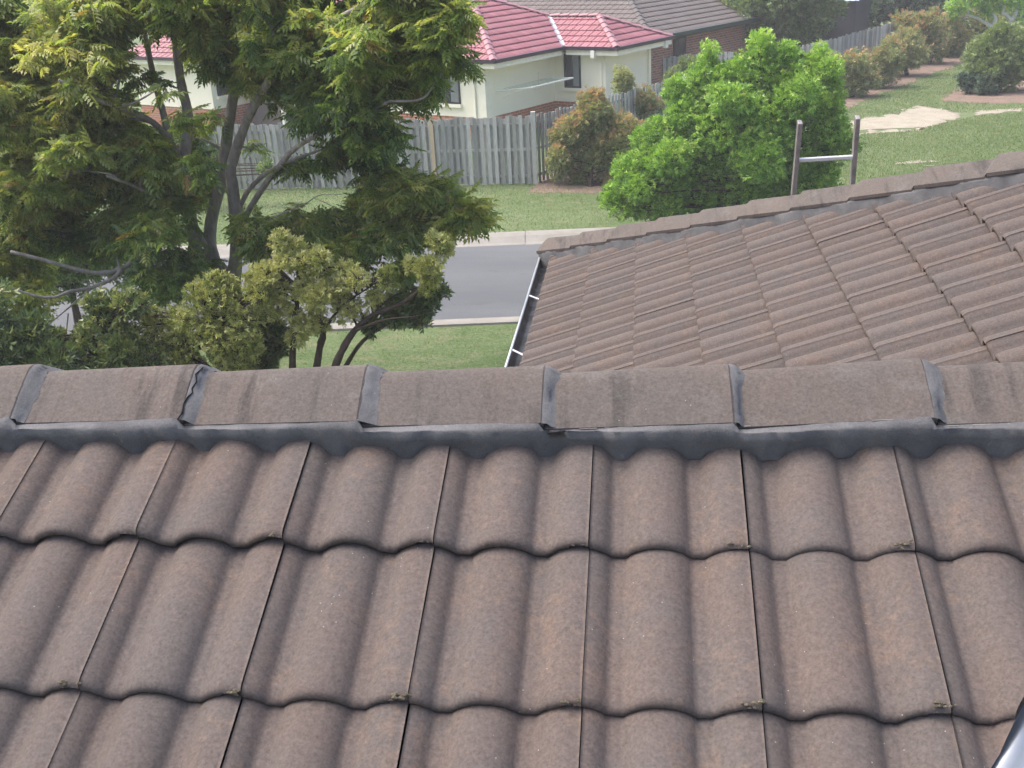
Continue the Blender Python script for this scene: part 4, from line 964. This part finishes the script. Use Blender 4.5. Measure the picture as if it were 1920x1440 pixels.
RB = gnd(1872, 172)
lobes('broad_green_bush', 'broad mid-green bush on the mulch ring at right', sp('1870 95 34;1840 110 30;1900 85 34;1905 115 40;1860 125 36;1835 130 24;1890 140 30;1930 110 44;1880 70 22'), RB[1], 5600, .17, MG, base=RB, tone=.6, tvar=.15, tipz=.1, stemr=.09, stem_mat=BARKD)
lobes('small_dark_bush', 'small dark bush leftmost on the mulch ring', sp('1812 152 14;1804 148 9;1815 165 11;1822 148 9'), gnd(1812, 176)[1], 420, .15, BD, base=gnd(1812, 176), tone=.3, stemr=.03)
lobes('small_dark_bush', 'small dark bush in front of the broad green bush trunk', sp('1845 158 15;1838 165 11;1858 165 12;1846 148 9'), gnd(1846, 178)[1], 420, .15, BD, base=gnd(1846, 178), tone=.35, stemr=.03)
# white-branched tree at the top right corner
WY = 51.0
lobes('white_branched_tree', 'tree with bare crooked white branches at the top right corner', sp('1800 8 22;1830 4 22;1790 20 14;1870 0 20;1850 22 12;1905 12 18;1925 45 22;1900 -30 50;1820 -40 50'), WY, 1500, .26, BG, cat='tree', tone=.55, fill=.5, stemr=.05, stem_mat=BARKW,
      stems=[([(1884, 112, WY), (1880, 90, WY), (1874, 68, WY), (1859, 51, WY), (1840, 38, WY), (1816, 28, WY)], .16, .05), ([(1862, 53, WY), (1866, 35, WY), (1857, 21, WY), (1843, 15, WY), (1843, -10, WY)], .10, .05), ([(1884, 100, WY), (1890, 66, WY), (1893, 50, WY), (1896, 39, WY), (1886, 27, WY), (1880, 23, WY), (1889, -5, WY)], .13, .05), ([(1896, 40, WY), (1908, 18, WY), (1912, 9, WY), (1900, -10, WY)], .10, .05)])
# trees behind the fences
lobes('olive_yard_tree', 'olive-green tree in the yard right of the brick house', sp('1400 20 55;1460 30 55;1510 10 50;1380 70 34;1540 30 36;1430 75 34;1500 60 30;1350 15 30;1450 -60 80;1560 10 28'), 45.5, 7000, .22, MG, cat='tree', tone=.35, tvar=.25, tipz=.25, stemr=.12, stem_mat=BARK)
lobes('dark_yard_tree', 'dark blue-green tree behind the fence at the top', sp('1650 15 36;1700 5 40;1740 -5 40;1680 -40 60;1760 10 24;1630 30 20'), 54, 4200, .26, BD, cat='tree', tone=.45, stemr=.14)
lobes('dark_yard_tree', 'dark green tree hiding the left side of the pale blue shed roof', sp('1560 -20 40;1600 -30 40;1540 50 20;1625 -5 22'), 56, 2200, .26, MG, cat='tree', tone=.3, stemr=.14)
lobes('backdrop_tree', 'far dark tree mass behind the white-branched tree', sp('1830 0 40;1900 10 44;1960 0 50;1860 -40 60;1930 50 30'), 66, 3200, .32, BD, cat='tree', tone=.5, stemr=.14)

# ---- grass blades on the lawns (uncountable)
def grass(name, poly, n, h, label):
    P = np.array([q[:2] for q in poly]); lo, hi = P.min(0), P.max(0); pts = rng.uniform(lo, hi, (n*2, 2))
    ins = np.zeros(len(pts), bool); j = len(P)-1
    for i in range(len(P)):
        c = ((P[i, 1] > pts[:, 1]) != (P[j, 1] > pts[:, 1])) & (pts[:, 0] < (P[j, 0]-P[i, 0])*(pts[:, 1]-P[i, 1])/(P[j, 1]-P[i, 1]+1e-9)+P[i, 0]); ins ^= c; j = i
    pts = pts[ins][:n]; k = len(pts); C = np.c_[pts, np.full(k, GZ)]
    D = ball(k)*.75; D[:, 2] = np.abs(D[:, 2])+.55
    clump = .5+.5*np.sin(pts[:, 0]*1.3+1.7*np.sin(pts[:, 1]*.9))*np.cos(pts[:, 1]*1.1)
    o = leafmesh(name, C, D, h*rng.uniform(.5, 1.3, k), (np.array([(0, .10, 0), (.6, .09, .03), (1, 0, .12), (0, -.10, 0)]), [[0, 1, 2, 3]]), .35+.25*clump+rng.normal(size=k)*.2, (rng.random(k) < .10)*.7, GRS, None)
    tag(o, label, 'grass'); o['kind'] = 'stuff'
GRS = leafmat('grass_blade', [(.11, .175, .066), (.145, .215, .084), (.18, .24, .10), (.215, .26, .12)], (.42, .38, .21), .6, .25, .4)
grass('lawn_grass', [(-9, 11), (.6, 11), (.6, 15.9+.15), (-2.7, 15.88), (-9, 15.25)], 16000, .035, 'short green grass of the near lawn before the kerb')
grass('verge_grass', [(*rp(-9, RW+.8),), (*rp(3.5, RW+.8),), (1.5, 27.2), (-2, 27.2), (-10, 27.6)], 22000, .045, 'green grass verge between road and paling fence')
grass('park_grass', [tuple(gnd(*q)[:2]) for q in ((1420, 410), (1930, 320), (1930, 210), (1830, 217), (1705, 247), (1625, 250), (1540, 285))], 36000, .06, 'green park grass in front of the sand patch')
grass('park_grass', [tuple(gnd(*q)[:2]) for q in ((1560, 232), (1620, 224), (1690, 212), (1720, 198), (1800, 212), (1930, 206), (1930, 197), (1760, 190), (1810, 165), (1830, 108), (1700, 157), (1590, 202))], 25000, .06, 'green park grass between the sand patch and the mulch')

# ================================================================== AIR: thin even volume, added to imitate veiling glare of the camera
def glare_veil():
    m = bpy.data.materials.new('thin_glare_veil'); m.use_nodes = True; n = m.node_tree; n.nodes.remove(n.nodes['Principled BSDF'])
    v = n.nodes.new('ShaderNodeVolumePrincipled'); v.inputs['Color'].default_value = (.93, .95, 1, 1); v.inputs['Density'].default_value = .0017; v.inputs['Anisotropy'].default_value = .1
    n.links.new(v.outputs[0], n.nodes['Material Output'].inputs['Volume'])
    b = MB(); b.box((15, 65, (GZ-1+6)/2), (137, 0, 0), (0, 127, 0), (0, 0, (6-GZ+1)/2)); o = b.build('glare_veil', m); o['kind'] = 'stuff'
    tag(o, 'thin pale volume over the street and houses, added to imitate camera glare', 'glare_veil')
glare_veil()
